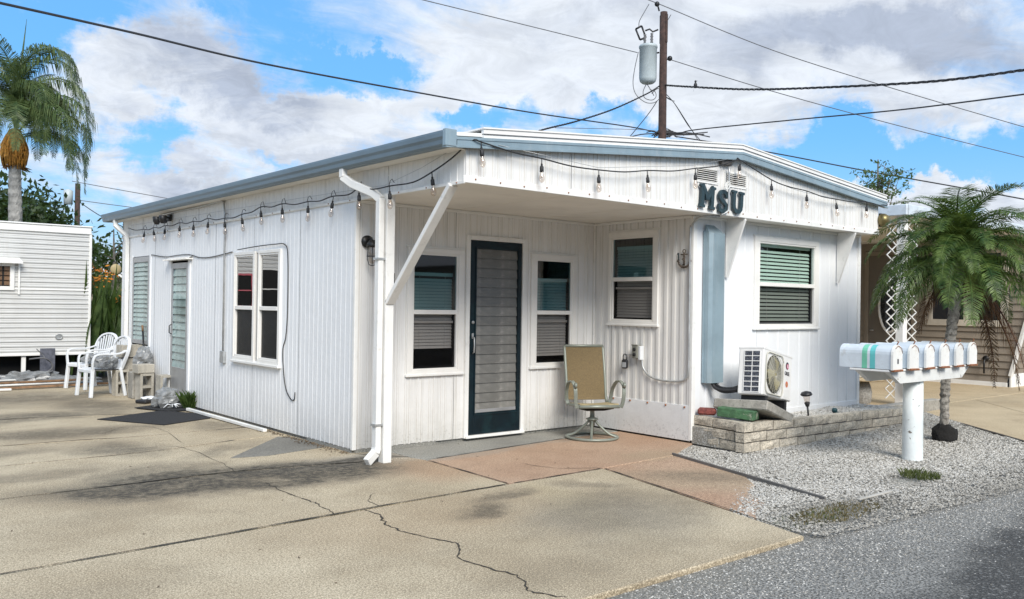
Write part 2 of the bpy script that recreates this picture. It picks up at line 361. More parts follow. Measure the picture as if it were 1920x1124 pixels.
def concrete(name, base, light, tint=None, dark=(.052, .046, .037), stains=(), tints=(), speck=.35):
    m = bpy.data.materials.new(name); m.use_nodes = True; t = N(m.node_tree); b_ = m.node_tree.nodes['Principled BSDF']
    p = t.n('ShaderNodeNewGeometry').outputs['Position']
    wob = t.vmath('ADD', p, t.vmath('SCALE', t.vmath('SUBTRACT', t.noise(p, 1.1, 6, .65, color=True), (.5, .5, .5)), .75))
    wob = t.vmath('ADD', wob, t.vmath('SCALE', t.vmath('SUBTRACT', t.noise(p, 6, 5, .7, color=True), (.5, .5, .5)), .16))
    c = t.mix(t.rng(t.noise(p, .55, 6, .65), .32, .68), base, light)
    c = t.mix(t.rng(t.noise(t.vmath('ADD', p, (5, 9, 0)), 1.7, 10, .74, .6), .48, .72, 0, .38), c, tuple(x*.52 for x in base))
    def blob(cx, cy, rx, ry, ang, amt, lo=.25, hi=1.15):
        mp = t.n('ShaderNodeMapping', vector_type='TEXTURE'); t.put(mp.inputs[0], wob)
        mp.inputs['Location'].default_value = (cx, cy, 0); mp.inputs['Rotation'].default_value = (0, 0, math.radians(ang)); mp.inputs['Scale'].default_value = (rx, ry, 50)
        return t.rng(t.vmath('LENGTH', mp.outputs[0]), lo, hi, amt, 0)
    for (cc, *bl) in tints: c = t.mix(blob(*bl), c, cc)
    fine = t.noise(p, 16, 8, .78); s_ = None
    for bl in stains:
        q = blob(*bl); s_ = q if s_ is None else t.math('MAXIMUM', s_, q)
    if s_ is not None: s_ = t.math('MINIMUM', s_, 1.0)
    sp = t.noise(p, 115, 3, .7); c = t.mix(t.rng(sp, .46, .64, 0, min(1, speck*1.9)), c, tuple(x*.30 for x in base)); c = t.mix(t.rng(sp, .5, .36, 0, speck*1.5), c, tuple(min(1, x*1.55) for x in light))
    mid = t.noise(p, 55, 4, .75); c = t.mix(t.rng(mid, .48, .62, 0, .62), c, tuple(x*.5 for x in base))
    if s_ is not None:
        s_ = t.math('MULTIPLY', s_, t.rng(t.noise(t.vmath('ADD', p, (2, 2, 2)), 2.6, 7, .7, .5), .30, .56, .6, 1))
        c = t.mix(t.math('MULTIPLY', s_, t.rng(fine, .30, .60, .55, 1), clamp=True), c, dark)
    t.put(b_.inputs['Base Color'], c); b_.inputs['Roughness'].default_value = .88; b_.inputs['Specular IOR Level'].default_value = .3
    bp = t.n('ShaderNodeBump'); bp.inputs['Strength'].default_value = .55; bp.inputs['Distance'].default_value = .006
    t.put(bp.inputs['Height'], t.math('ADD', t.noise(p, 90, 4, .7), t.math('MULTIPLY', t.noise(p, 5, 4), .8))); t.put(b_.inputs['Normal'], bp); return m
ORANGE = (.40, .20, .105)
STAINS = [(-1.40, -.50, 1.8, .68, -8, 1.7), (-.55, -.50, 1.05, .32, 10, 1.8), (-1.1, -.72, .8, .34, 0, 1.7), (-1.85, .15, .85, .55, 10, .62), (-2.2, -.30, .9, .22, 0, .6), (-1.75, 1.5, .5, .7, 20, .7), (-2.0, 3.0, 1.5, .5, 0, .7), (-2.4, 4.6, 2.0, .6, 5, .8), (-3.2, 1.9, 1.6, .35, 0, .5), (-2.9, .6, 1.2, .3, 0, .45), (-3.4, 6.0, 2.2, .7, 0, .6),
          (-1.0, 5.4, .7, 1.6, 0, .7), (-1.5, 6.8, 1.4, 1.2, 0, .7), (-.45, -2.62, .42, .22, 20, .75), (-.05, -2.35, .45, .14, 10, .6), (-.9, -4.0, .9, .3, 5, .2), (-3.2, -2.9, 1.0, .3, 0, .15), (-.35, 2.6, .4, .9, 0, .55), (-.9, .9, .7, .25, 30, .5), (.35, -3.2, 1.0, .75, 15, .42), (.9, -2.5, .4, .25, -50, .5), (-2.6, -1.2, .8, .3, 0, .12), (-.2, -3.9, .9, .35, 0, .2)]
TINTS = [((.40, .235, .14), .25, -1.1, .75, .75, 0, .75), (( .38, .26, .15), -.9, -2.6, 1.4, .7, 0, .35), ((.33, .33, .32), 1.0, -.28, 2.6, .42, 2, .7), ((.46, .42, .32), -1.6, -.1, 1.5, .35, 0, .3), ((.46, .38, .23), .25, -2.9, .3, 1.3, -20, .45),
         ((.24, .22, .19), 0.2, -3.3, .85, .75, 10, .45)]
M['conc'] = concrete('driveway_concrete', (.385, .308, .205), (.60, .51, .365), stains=STAINS, tints=TINTS)
M['conc_orange'] = concrete('orange_painted_concrete', (.41, .26, .17), (.52, .37, .26), stains=[(2.7, -.55, .5, .25, 0, .5), (1.9, -2.75, .7, .35, -50, .45)], tints=[((.37, .29, .19), 2.5, -1.75, .8, .35, 0, .6), ((.43, .34, .23), 1.9, -2.9, 1.1, .7, -40, .85), ((.36, .33, .28), .9, -.68, 2.5, .16, 3, .55)], speck=.28)
M['conc_grey'] = concrete('grey_concrete', (.25, .245, .225), (.36, .35, .31), stains=[(3.0, -.2, .5, .3, 0, .6)], speck=.3)
M['conc_patch'] = concrete('smooth_grey_patch', (.19, .18, .155), (.27, .255, .22), stains=[(.0, .75, .4, .2, 0, .5)], speck=.15)
M['conc_neigh'] = concrete('neighbour_concrete', (.46, .36, .23), (.58, .47, .31), stains=[(7.4, -2.4, .35, .2, 30, .35), (11, -1.5, 2, .6, 0, .2)], speck=.12)
# ---- base ground out to the horizon
M['earth'] = mat('earth', (.14, .125, .09), .95, var=.3, vs=.6, dirt=((.07, .09, .035), .8, .45, .65, .7), speck=((.3, .28, .23), 60, .6, .7))
MB().add([(-600, -600, -.075), (600, -600, -.075), (600, 600, -.075), (-600, 600, -.075)], [(0, 1, 2, 3)]).build('ground', M['earth'], kind='structure')
# ---- road: worn light asphalt margin, darker lane
def roadmat():
    m = bpy.data.materials.new('road_asphalt'); m.use_nodes = True; t = N(m.node_tree); b_ = m.node_tree.nodes['Principled BSDF']
    p = t.n('ShaderNodeNewGeometry').outputs['Position']; s_ = t.n('ShaderNodeSeparateXYZ'); t.put(s_.inputs[0], p)
    d = t.math('ADD', t.math('SUBTRACT', s_.outputs[1], t.math('MULTIPLY', s_.outputs[0], .13)), 5.38)
    d = t.math('ADD', d, t.math('MULTIPLY', t.math('SUBTRACT', t.noise(p, 1.4, 6, .7), .5), .9))
    lane = t.rng(d, -.28, .10, 1, 0)
    st = t.noise(p, 62, 3, .65); st2 = t.noise(t.vmath('ADD', p, (3, 1, 7)), 120, 2, .6)
    vo = t.n('ShaderNodeTexVoronoi'); vo.inputs['Scale'].default_value = 75; t.put(vo.inputs['Vector'], p)
    vs = t.n('ShaderNodeSeparateColor'); t.put(vs.inputs[0], vo.outputs['Color'])
    margin = t.mix(t.rng(st, .42, .60), (.075, .072, .065), (.32, .31, .285))
    margin = t.mix(t.rng(vs.outputs[0], .62, .95, 0, .5), margin, (.40, .385, .35))
    dark = t.mix(t.rng(st, .40, .66), (.032, .031, .029), (.090, .087, .081))
    dark = t.mix(t.rng(vs.outputs[1], .86, .95, 0, .5), dark, (.36, .35, .33))
    c = t.mix(lane, margin, dark)
    c = t.mix(t.rng(t.noise(p, .9, 6, .65), .45, .72, 0, .35), c, (.10, .095, .085))
    c = t.mix(t.rng(d, .55, 1.0, 0, .5), c, (.20, .185, .15))
    t.put(b_.inputs['Base Color'], c); b_.inputs['Roughness'].default_value = .85
    bp = t.n('ShaderNodeBump'); bp.inputs['Strength'].default_value = .9; bp.inputs['Distance'].default_value = .008
    t.put(bp.inputs['Height'], t.math('ADD', st, t.math('MULTIPLY', vo.outputs['Distance'], .9))); t.put(b_.inputs['Normal'], bp); return m
M['road'] = roadmat()
MB().add([(-60, -11, -.032), (90, -11, -.032), (90, -4.1, -.032), (-60, -4.1, -.032)], [(0, 1, 2, 3)]).build('road', M['road'], kind='structure')
# ---- gravel bed
gravel_poly = [(2.62, -1.93), (3.30, -1.56), (7.02, -1.50), (8.72, -1.38), (6.52, -3.76), (5.6, -4.62), (3.6, -4.72), (.95, -4.52), (.93, -4.05), (1.05, -3.72), (1.6, -3.35), (2.15, -2.85), (2.35, -2.4)]
M['gravelbase'] = mat('gravel_base', (.26, .25, .22), .95, var=.3, vs=3, bump=1, bs=60, speck=((.5, .49, .46), 70, .5, .62), dirt=((.13, .115, .08), 1.4, .5, .7, .8), world=True)
MB().add([(x, y, -.018 if y > -4.4 else -.042) for x, y in gravel_poly], [tuple(range(len(gravel_poly)))]).build('gravel_bed', M['gravelbase'], kind='structure')
def inside(x, y, poly):
    c = False; n = len(poly)
    for i in range(n):
        x1, y1 = poly[i]; x2, y2 = poly[i-1]
        if (y1 > y) != (y2 > y) and x < (x2-x1)*(y-y1)/(y2-y1)+x1: c = not c
    return c
def stonemat(name, stops):
    m = bpy.data.materials.new(name); m.use_nodes = True; t = N(m.node_tree); b_ = m.node_tree.nodes['Principled BSDF']
    a = t.n('ShaderNodeAttribute', attribute_name='tone'); cr = t.n('ShaderNodeValToRGB'); t.put(cr.inputs[0], a.outputs['Fac'])
    el = cr.color_ramp.elements
    while len(el) < len(stops): el.new(.5)
    for e, (p, c) in zip(el, stops): e.position = p; e.color = (*c, 1)
    t.put(b_.inputs['Base Color'], cr.outputs[0]); b_.inputs['Roughness'].default_value = .85; return m
M['stones'] = stonemat('pale_stone_chips', [(0, (.14, .13, .11)), (.22, (.27, .25, .215)), (.55, (.43, .41, .37)), (1, (.64, .62, .58))])
def stones(name, pts, smin, smax, mt, parent=None, flat=.6, **kw):
    vs, fs, tn = [], [], []
    base = [(1, 0, 0), (-.5, .87, 0), (-.5, -.87, 0), (.1, .1, .9), (.4, -.6, -.8)]
    F = [(0, 1, 3), (1, 2, 3), (2, 0, 3)]
    rnd = random.Random(5)
    for (x, y, z, tone) in pts:
        s_ = rnd.uniform(smin, smax); a = rnd.uniform(0, 6.28); ca, sa = math.cos(a), math.sin(a); e = rnd.uniform(.45, 1); k = len(vs)
        tx, ty = rnd.uniform(-.5, .5), rnd.uniform(-.5, .5)
        top = rnd.uniform(.3, .8)*flat
        q = [(1, .1*rnd.random(), -.2), (.2, e, 0), (-1, .2*rnd.random(), -.1), (-.1, -e, -.2), (.35, .2, top), (-.4, -.1, top*rnd.uniform(.6, 1.2))]
        for (u, v, h) in q: vs.append((x+s_*(u*ca-v*sa), y+s_*(u*sa+v*ca), z+s_*(h+tx*u+ty*v)))
        fs += [(k, k+1, k+4), (k+1, k+5, k+4), (k+1, k+2, k+5), (k+2, k+3, k+5), (k+3, k+4, k+5), (k+3, k, k+4)]
        tn += [tone]*6
    me = bpy.data.meshes.new(name); me.from_pydata(vs, [], fs); me.materials.append(mt)
    at = me.attributes.new('tone', 'FLOAT', 'POINT'); at.data.foreach_set('value', tn)
    return newobj(name, me, parent, **kw)
OS = [(1.49, -2.0), (2.62, -1.93), (2.50, -2.35), (2.2, -2.95), (1.9, -3.2), (1.60, -3.32), (1.35, -3.62), (1.1, -3.75)]
PL = [(3.30, -1.50), (3.27, -2.28), (6.95, -2.20), (6.95, -1.52)]
pts = []; rg = random.Random(3)
while len(pts) < 60000:
    x, y = rg.uniform(.9, 8.8), rg.uniform(-4.75, -1.3)
    if not inside(x, y, gravel_poly) or inside(x, y, PL) or (inside(x, y, OS) and rg.random() < .93): continue
    dist = (x+4.34)**2+(y+7.61)**2
    if rg.random() > min(1, 70/dist+.15): continue
    dirt = noise.noise(Vector((x*.9, y*.9, 1.5)))*.5+.5
    gr = max(0, 1-math.hypot((x-1.75)/1.05, (y+4.2)/.42)); gr = max(gr, max(0, 1-math.hypot((x-3.4)/.5, (y+3.95)/.25)))
    edge = min(1, max(0, (y+4.75)/.75))
    if rg.random() > .35+.65*edge or rg.random() < gr*1.3: continue
    tone = rg.betavariate(2, 1.5)*(.5+.5*edge)*(1-.35*dirt)*(1-.8*gr)
    z = -.012+.018*noise.noise(Vector((x*1.5, y*1.5, 0)))+rg.uniform(0, .008)+max(0, (x-4)*.012)
    pts.append((x, y, z, min(1, tone*1.12)))
stones('gravel', pts, .007, .0145, M['stones'], kind='stuff')
pts = []                      # chips strewn over the worn edge of the road
while len(pts) < 13000:
    x, y = rg.uniform(-1.6, 7.5), rg.gauss(-4.62, .30)
    if y > -4.45 or y < -6.4 or (x < -.9 and rg.random() < .6): continue
    pts.append((x, y, -.031, rg.betavariate(1.6, 2)))
stones('road_grit', pts, .004, .0095, M['stones'], kind='stuff', flat=.5)
# ---- driveway: dark joint bed and one object per slab
drive = MB().add([(-9, -4.42, -.03), (.8, -4.42, -.03), (1.5, -2, -.03), (3.4, -1.6, -.03), (3.4, .3, -.03), (1.0, .4, -.03), (1.0, 16, -.03), (-9, 16, -.03)], [tuple(range(8))]).build('driveway', mat('joint_dirt', (.045, .04, .032), .95), kind='structure')
def slab(poly, mt, z=0, g=.009, name='slab'):
    n = len(poly); c = Vector((sum(p[0] for p in poly)/n, sum(p[1] for p in poly)/n)); q = []
    area = sum(poly[i-1][0]*poly[i][1]-poly[i][0]*poly[i-1][1] for i in range(n))
    if area < 0: poly = poly[::-1]
    for i in range(n):
        a, b, d = Vector(poly[i-1]), Vector(poly[i]), Vector(poly[(i+1) % n])
        n1 = Vector((-(b-a).y, (b-a).x)).normalized(); n2 = Vector((-(d-b).y, (d-b).x)).normalized(); m_ = (n1+n2).normalized()
        q.append(b+m_*g/max(.35, m_.dot(n1)))
    k = []
    for (v) in q: k.append((v.x, v.y))
    # chamfered rim
    ins = []
    for i in range(n):
        a, b, d = Vector(k[i-1]), Vector(k[i]), Vector(k[(i+1) % n])
        n1 = Vector((-(b-a).y, (b-a).x)).normalized(); n2 = Vector((-(d-b).y, (d-b).x)).normalized(); m_ = (n1+n2).normalized()
        ins.append(b+m_*.010/max(.35, m_.dot(n1)))
    vs = [(x, y, z-.11) for x, y in k]+[(x, y, z-.007) for x, y in k]+[(p.x, p.y, z) for p in ins]
    fs = [tuple(range(2*n, 3*n))]
    for i in range(n):
        j = (i+1) % n; fs += [(i, j, j+n, i+n), (i+n, j+n, j+2*n, i+2*n)]
    return MB().add(vs, fs).build(name, mt, drive)
j1 = lambda x: -2.07+.05*x*.9       # joint towards the street slab
slab([(-9, -2.52), (-3.43, -2.24), (.33, -2.03), (1.49, -2.0), (.86, -4.46), (-9, -4.44)], M['conc'])
slab([(-9, -2.52), (-3.43, -2.24), (-1.31, -2.10), (.33, -2.03), (.40, -.71), (.36, -.52), (-.1, -.46), (-1.3, -.215), (-3.1, -.25), (-9, -.3)], M['conc'])
slab([(-9, -.3), (-3.1, -.25), (-1.3, -.215), (-.1, -.46), (.36, -.52), (.36, .05), (.05, .05), (.05, 1.5), (-.6, 1.45), (-1.46, 1.24), (-2.86, 1.18), (-9, 1.1)], M['conc'])
slab([(-9, 1.1), (-2.86, 1.18), (-1.46, 1.24), (-.6, 1.45), (.05, 1.5), (.05, 2.3), (-1.42, 2.26), (-2.66, 2.38), (-9, 2.4)], M['conc'])
slab([(-9, 2.4), (-2.66, 2.38), (-1.42, 2.26), (.05, 2.3), (.05, 4.05), (-.67, 4.1), (-2.3, 4.55), (-9, 4.6)], M['conc'])
slab([(-9, 4.6), (-2.3, 4.55), (-.67, 4.1), (.05, 4.05), (.05, 7.0), (-9, 7.0)], M['conc'])
slab([(-9, 7.0), (.05, 7.0), (.05, 8.6), (-9, 8.9)], M['conc'])
slab([(.40, -.71), (2.45, -.48), (3.38, -.44), (3.38, -1.55), (2.62, -1.93), (1.49, -2.0), (.33, -2.03)], M['conc_orange'])
slab([(1.49, -2.0), (2.62, -1.93), (2.40, -2.55), (2.28, -3.0), (2.02, -3.28), (1.72, -3.42), (1.52, -3.72), (1.18, -3.86), (1.02, -3.98)], M['conc_orange'], z=-.004, g=.002)
slab([(.36, -.52), (.40, -.71), (2.45, -.48), (3.38, -.44), (3.38, .05), (.36, .05)], M['conc_grey'])
MB().prism([(-1.08, .42), (-.74, .34), (.02, .50), (-.02, 1.30), (-.15, 1.39)], -.05, .004).build('slab', M['conc_patch'], drive)
def crack(pts, w0, parent=drive, sub=7):
    P = smoothpath([(x, y, 0) for x, y in pts], sub); rr = random.Random(len(pts)); vs, fs = [], []
    for i, p in enumerate(P):
        d = (P[min(i+1, len(P)-1)]-P[max(i-1, 0)]).normalized(); nn = Vector((-d.y, d.x, 0)); j = nn*rr.gauss(0, .009 if sub < 10 else .002)
        wd = w0*rr.uniform(.35, 1.3)*(1 if 0 < i < len(P)-1 else .2)
        vs += [p+j+nn*wd+Vector((0, 0, .003)), p+j-nn*wd+Vector((0, 0, .003))]
        if i: k = 2*i; fs.append((k-2, k-1, k+1, k))
    return MB().add(vs, fs).build('crack', M['crack'], parent, fix=False)
M['crack'] = mat('crack_dirt', (.045, .038, .028), .95, var=.4, vs=30)
G0 = lambda px, py: tuple(on(px, py, Z=0))[:2]
crack([G0(680, 957), (-1.10, -2.3), (-1.20, -2.58), G0(760, 998), (-1.17, -3.02), (-1.10, -3.2), G0(862, 1022), (-1.27, -3.5), G0(915, 1066), (-1.22, -3.95), G0(985, 1097), (-1.33, -4.2), G0(1062, 1122)], .007)
crack([G0(500, 905), G0(530, 922), G0(575, 938), G0(600, 950), G0(630, 965)], .0055)
crack([G0(700, 925), G0(692, 938), G0(712, 950)], .003)
crack([G0(230, 845), G0(330, 838), G0(400, 862), G0(450, 890)], .003)
crack([G0(345, 833), G0(300, 805), G0(240, 800), G0(190, 815)], .003)
for jp in ([(-9, -2.52), (-3.43, -2.24), (-1.31, -2.10), (.33, -2.03)], [(.33, -2.03), (1.49, -2.0)], [(-9, -.3), (-3.1, -.25), (-1.3, -.215), (-.1, -.46)], [(.40, -.71), (.33, -2.03)], [(1.49, -2.0), (1.2, -3.2), (.88, -4.4)], [(-9, 1.1), (-2.86, 1.18), (-1.46, 1.24), (-.6, 1.45)], [(-9, 2.4), (-2.66, 2.38), (-1.42, 2.26), (-.05, 2.3)], [(-9, 4.6), (-2.3, 4.55), (-.67, 4.1)], [(-9, 7.0), (0, 7.0)], [(.40, -.71), (2.45, -.48)], [(-.0, -.03), (.36, -.52)]):
    crack(jp, .0095, sub=14)
crack([G0(980, 870), G0(1040, 878), G0(1130, 878)], .004)
# soil and grass creeping in the joints beside the gravel
edging = MB().bar((2.60, -1.90, 0), (1.97, -3.96, .0), .018, .045, bev=.003).build('edging_board', M['mortar']); tag(edging, 'weathered dark plank edging between orange slab and white gravel', 'board')
ws = MB().bar(on(1609, 937, Z=.0), on(1672, 921, Z=.0), .03, .014, bev=.003).build('wood_lath', mat('bleached_lath', (.42, .40, .36), .8)); tag(ws, 'pale bleached strip of wood lying in gravel near the road', 'stick')
# ---- neighbour's driveway
nd = MB().add([(8.74, -1.3, -.03), (6.54, -3.76, -.03), (5.7, -4.6, -.03), (30, -4.5, -.03), (30, 12, -.03), (8.0, 12, -.03), (7.2, -1.3, -.03)], [tuple(range(7))]).build('neighbour_driveway', mat('joint_dirt_dark', (.05, .045, .035), .95), kind='structure')
for poly in ([(8.74, -1.33), (6.54, -3.76), (7.75, -4.55), (11.3, -1.3)], [(6.54, -3.78), (5.75, -4.58), (7.75, -4.55)], [(7.75, -4.55), (16, -4.5), (16, -1.3), (11.3, -1.3)], [(7.2, -1.3), (11.3, -1.3), (11.3, 2.2), (7.2, 2.2)], [(11.3, -1.3), (16, -1.3), (16, 2.2), (11.3, 2.2)], [(7.2, 2.2), (16, 2.2), (16, 8), (7.2, 8)]):
    o = slab(poly, M['conc_neigh']); o.parent = nd
MB().bar((8.78, -1.28, .0), (6.50, -3.80, .0), .05, .07).build('dark_edging', M['crack'], nd)
# ================================================================= the white house
house = thing('mobile_home', 'white ribbed-metal home with blue-grey eave trim, green door and covered porch corner', 'house', (0, 0, 0))
XR, YB, YS, XS, YF = 6.96, 7.80, -1.525, 3.36, -1.79      # right end, back, right front wall, porch side wall, canopy front
RX = 3.80                                                  # ridge
def roofz(x):                                              # underside of the roof edge
    return 2.80+.092*x if x <= RX else 3.15-.081*(x-RX)
FL = lambda o: (lambda u, n, z: (o-n, u, z))               # left wall: u = Y, outward = -X
FF = lambda o: (lambda u, n, z: (u, o-n, z))               # walls facing the street: u = X, outward = -Y
def siding(mp, u0, u1, zb, zt, holes, mt, period=.14, rw=.03, e=.006, h=.007, sheet=1.22, name='siding_panel', parent=house, double=False, start=0):
    zt_ = zt if callable(zt) else (lambda u: zt)
    k = 0; a = u0
    while a < u1-1e-4:
        b = min(a+sheet, u1)
        if u1-b < .15: b = u1
        marks = {round(a+.002, 5): None, round(b-.002, 5): None}
        ribs = []; c = start+math.floor((a-start)/period)*period
        while c < b+period:
            ribs.append(c)
            if double: ribs.append(c+period*.36)
            c += period
        def hh(u):
            for r_ in ribs:
                d = abs(u-r_)
                if d < rw/2: return h
                if d < rw/2+e: return h*(1-(d-rw/2)/e)
            return 0
        for r_ in ribs:
            for q in (-rw/2-e, -rw/2, rw/2, rw/2+e):
                if a+.002 < r_+q < b-.002: marks[round(r_+q, 5)] = None
        for (p, q, _, _) in holes:
            for v in (p, q):
                if a < v < b: marks[round(v, 5)] = None
        if a < RX < b and callable(zt): marks[RX] = None
        ms = sorted(marks); mb = MB(mp); mi = []
        for p, q in zip(ms, ms[1:]):
            if q-p < 1e-5: continue
            mid = (p+q)/2; iv = [(zb, None)]
            hs = sorted([(z0, z1) for (x0, x1, z0, z1) in holes if x0 < mid < x1])
            lo = zb; segs = []
            for z0, z1 in hs: segs.append((lo, z0, False)); lo = z1
            segs.append((lo, 0, True))
            for z0, z1, top in segs:
                t0, t1 = (zt_(p), zt_(q)) if top else (z1, z1)
                if t0-z0 < 1e-4: continue
                off = .0015*(k % 2)
                mi.append(1 if abs(hh(p)-hh(q)) > 1e-4 and h else 0)
                mb.add([(p, hh(p)+off, z0), (q, hh(q)+off, z0), (q, hh(q)+off, t1), (p, hh(p)+off, t0)], [(0, 1, 2, 3)])
        o_ = mb.build(name, mt, parent, fix=False)
        if double or rw > .03: o_.data.materials.append(M['groove']); o_.data.polygons.foreach_set('material_index', mi)
        a = b; k += 1
def core(mp, u0, u1, zb, zt, holes):
    siding(mp, u0, u1, zb, zt, holes, M['core'], h=0, sheet=99, name='wall_lining')
# hole rectangles: u0,u1,z0,z1
H_L = [(1.68, 2.98, .78, 2.08), (4.60, 5.36, .10, 2.06), (6.31, 7.20, .77, 2.18)]
H_F = [(.64, 1.28, .78, 2.05), (1.37, 2.20, .03, 2.22), (2.36, 2.985, .79, 2.06)]
H_S = [(-.98, -.305, 1.32, 2.335)]
H_R = [(4.56, 5.86, 1.28, 2.32)]
siding(FL(0), 0, YB, .035, 2.52, H_L, M['siding'], period=.098, rw=.012, e=.006, h=.003)
siding(FL(.008), -1.79, YB, 2.52, 2.80, [], M['siding_front'], period=.098, rw=.012, e=.005, h=.0045)
siding(FF(0), 0, XS, .035, 2.53, H_F, M['siding_front'], period=.152, rw=.018, e=.006, h=.006, double=True)
siding(lambda u, n, z: (XS-n, u, z), YS, 0, .40, 2.53, H_S, M['siding_front'], period=.115, rw=.040, e=.012, h=.011)
siding(FF(YS), XS, XR, .235, 2.53, H_R, M['siding'], period=.235, rw=.014, e=.008, h=.006, start=.1)
siding(FF(YF), 0, XR, 2.55, lambda u: roofz(u)+.02, [(3.03, 3.43, 2.84, 2.99), (3.54, 3.96, 2.84, 3.0)], M['siding_front'], period=.152, rw=.016, e=.006, h=.005, double=True)
siding(lambda u, n, z: (XR+n, u, z), YS, YB, .1, 2.66, [], M['siding'], period=.152, sheet=4)
siding(lambda u, n, z: (u, YB+n, z), 0, XR, .1, lambda u: roofz(u)+.05, [], M['siding'], period=.152, sheet=4)
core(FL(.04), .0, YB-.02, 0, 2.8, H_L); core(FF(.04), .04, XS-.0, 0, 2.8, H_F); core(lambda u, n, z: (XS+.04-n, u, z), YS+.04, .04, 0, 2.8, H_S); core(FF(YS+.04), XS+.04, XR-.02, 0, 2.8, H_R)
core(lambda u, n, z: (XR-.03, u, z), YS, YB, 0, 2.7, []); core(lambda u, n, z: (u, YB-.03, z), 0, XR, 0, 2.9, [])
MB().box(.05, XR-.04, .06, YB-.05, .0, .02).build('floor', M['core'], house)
# bottom panel of the porch side wall, foundation, corner trims, wall-foot trims
mb = MB(); mb.box(XS-.016, XS-.004, YS-.002, 0, .02, .41, .002).build('skirt_panel', M['siding'], house)
MB().box(XS+.0, XR, YS-.016, YS-.002, .10, .27, .003).build('skirt_panel', M['siding'], house)
MB().box(.025, 1, -.0, YB, -.02, .04).box(.0, XS, .025, 1, -.02, .04).build('footing', M['conc_grey'], house)
for x0, x1, y0, y1, z0, z1 in ((-.012, .032, -.012, .032, .03, 2.52), (XS-.03, XS-.012, -.03, -.008, .03, 2.52), (XS-.018, XS+.045, YS-.022, YS+.02, .03, 2.52), (XR-.05, XR+.02, YS-.02, YS+.03, .1, 2.52)):
    MB().box(x0, x1, y0, y1, z0, z1, .004).build('corner_trim', M['trim'], house)
MB().box(-.020, .0, -1.80, YB, 2.505, 2.535, .004).build('trim_strip', M['trim'], house)
MB().box(-.022, XR+.01, YF-.014, YF+.004, 2.515, 2.575, .003).build('trim_strip', M['trim'], house)
rv = random.Random(9)
scr = MB()
for i in range(26): scr.sphere((.1+i*.27, YF-.016, 2.55+rv.uniform(-.01, .012)), .008, 6, 4)
for i in range(20): scr.sphere((-.022, -1.7+i*.45, 2.52), .007, 6, 4)
for i in range(6): scr.sphere((XS-.02, -1.45+i*.27, .39), .012, 6, 4)
scr.build('screw_heads', M['rust'], house, kind='stuff')
# ceiling of the porch
sf = MB(); sf.box(.0, XS, YF+.02, .0, 2.522, 2.54); sf.box(XS, XR, YF+.02, YS+.0, 2.522, 2.54); sf.build('porch_ceiling', M['soffit'], house)
for x in (1.22, 2.44, 3.66, 4.88, 6.10): MB().box(x-.003, x+.003, YF+.02, -.002 if x < XS else YS-.002, 2.5195, 2.5225).build('ceiling_joint', M['soffit'], house)
MB().box(.02, XS-.02, -.03, -.004, 2.49, 2.52, .004).box(XS-.04, XS-.014, YS, -.03, 2.49, 2.52, .004).box(XS, XR, YS-.03, YS-.010, 2.49, 2.52, .004).build('ceiling_moulding', M['trim'], house)
# roof
rb = MB()
for (xa, xb) in ((-.20, RX), (RX, XR+.14)):
    za, zb = roofz(xa)+.10, roofz(xb)+.10
    rb.add([(xa, YF-.03, za), (xb, YF-.03, zb), (xb, YB+.2, zb), (xa, YB+.2, za), (xa, YF-.03, za+.03), (xb, YF-.03, zb+.03), (xb, YB+.2, zb+.03), (xa, YB+.2, za+.03)],
           [(0, 1, 2, 3), (4, 5, 6, 7), (0, 1, 5, 4), (1, 2, 6, 5), (2, 3, 7, 6), (3, 0, 4, 7)])
roof = rb.build('roof', M['roof'], house)
def vprof(u0, u1, y0, y1, zlo, zhi, name, mt, parent, split=True):
    """a strip following the gable between two heights above the roof line"""
    m = MB(); xs = [u0]+([RX] if u0 < RX < u1 else [])+[u1]
    for a, b in zip(xs, xs[1:]):
        m.add([(a, y0, roofz(a)+zlo), (b, y0, roofz(b)+zlo), (b, y1, roofz(b)+zlo), (a, y1, roofz(a)+zlo), (a, y0, roofz(a)+zhi), (b, y0, roofz(b)+zhi), (b, y1, roofz(b)+zhi), (a, y1, roofz(a)+zhi)],
              [(0, 3, 2, 1), (4, 5, 6, 7), (0, 1, 5, 4), (2, 3, 7, 6)]+([(3, 0, 4, 7)] if a == u0 else [])+([(1, 2, 6, 5)] if b == u1 else []))
    return m.build(name, mt, parent)
GY = YF-.065
vprof(-.25, XR+.12, GY, YF-.022, .0, .080, 'gable_trim', M['gutter'], house)
vprof(-.252, XR+.124, GY-.012, GY+.01, -.004, .016, 'gable_lip', M['gutter'], house)
vprof(-.254, XR+.122, GY-.006, GY+.01, .062, .086, 'gable_lip', M['gutter'], house)
vprof(.15, XR+.13, GY+.012, YF-.02, .086, .165, 'roof_edge', M['roof'], house)
vprof(.148, XR+.134, GY+.004, YF-.018, .118, .124, 'roof_edge_bead', M['cable_grey'], house)
vprof(.14, XR+.136, GY+.002, YB, .165, .178, 'roof_membrane', M['roof'], house)
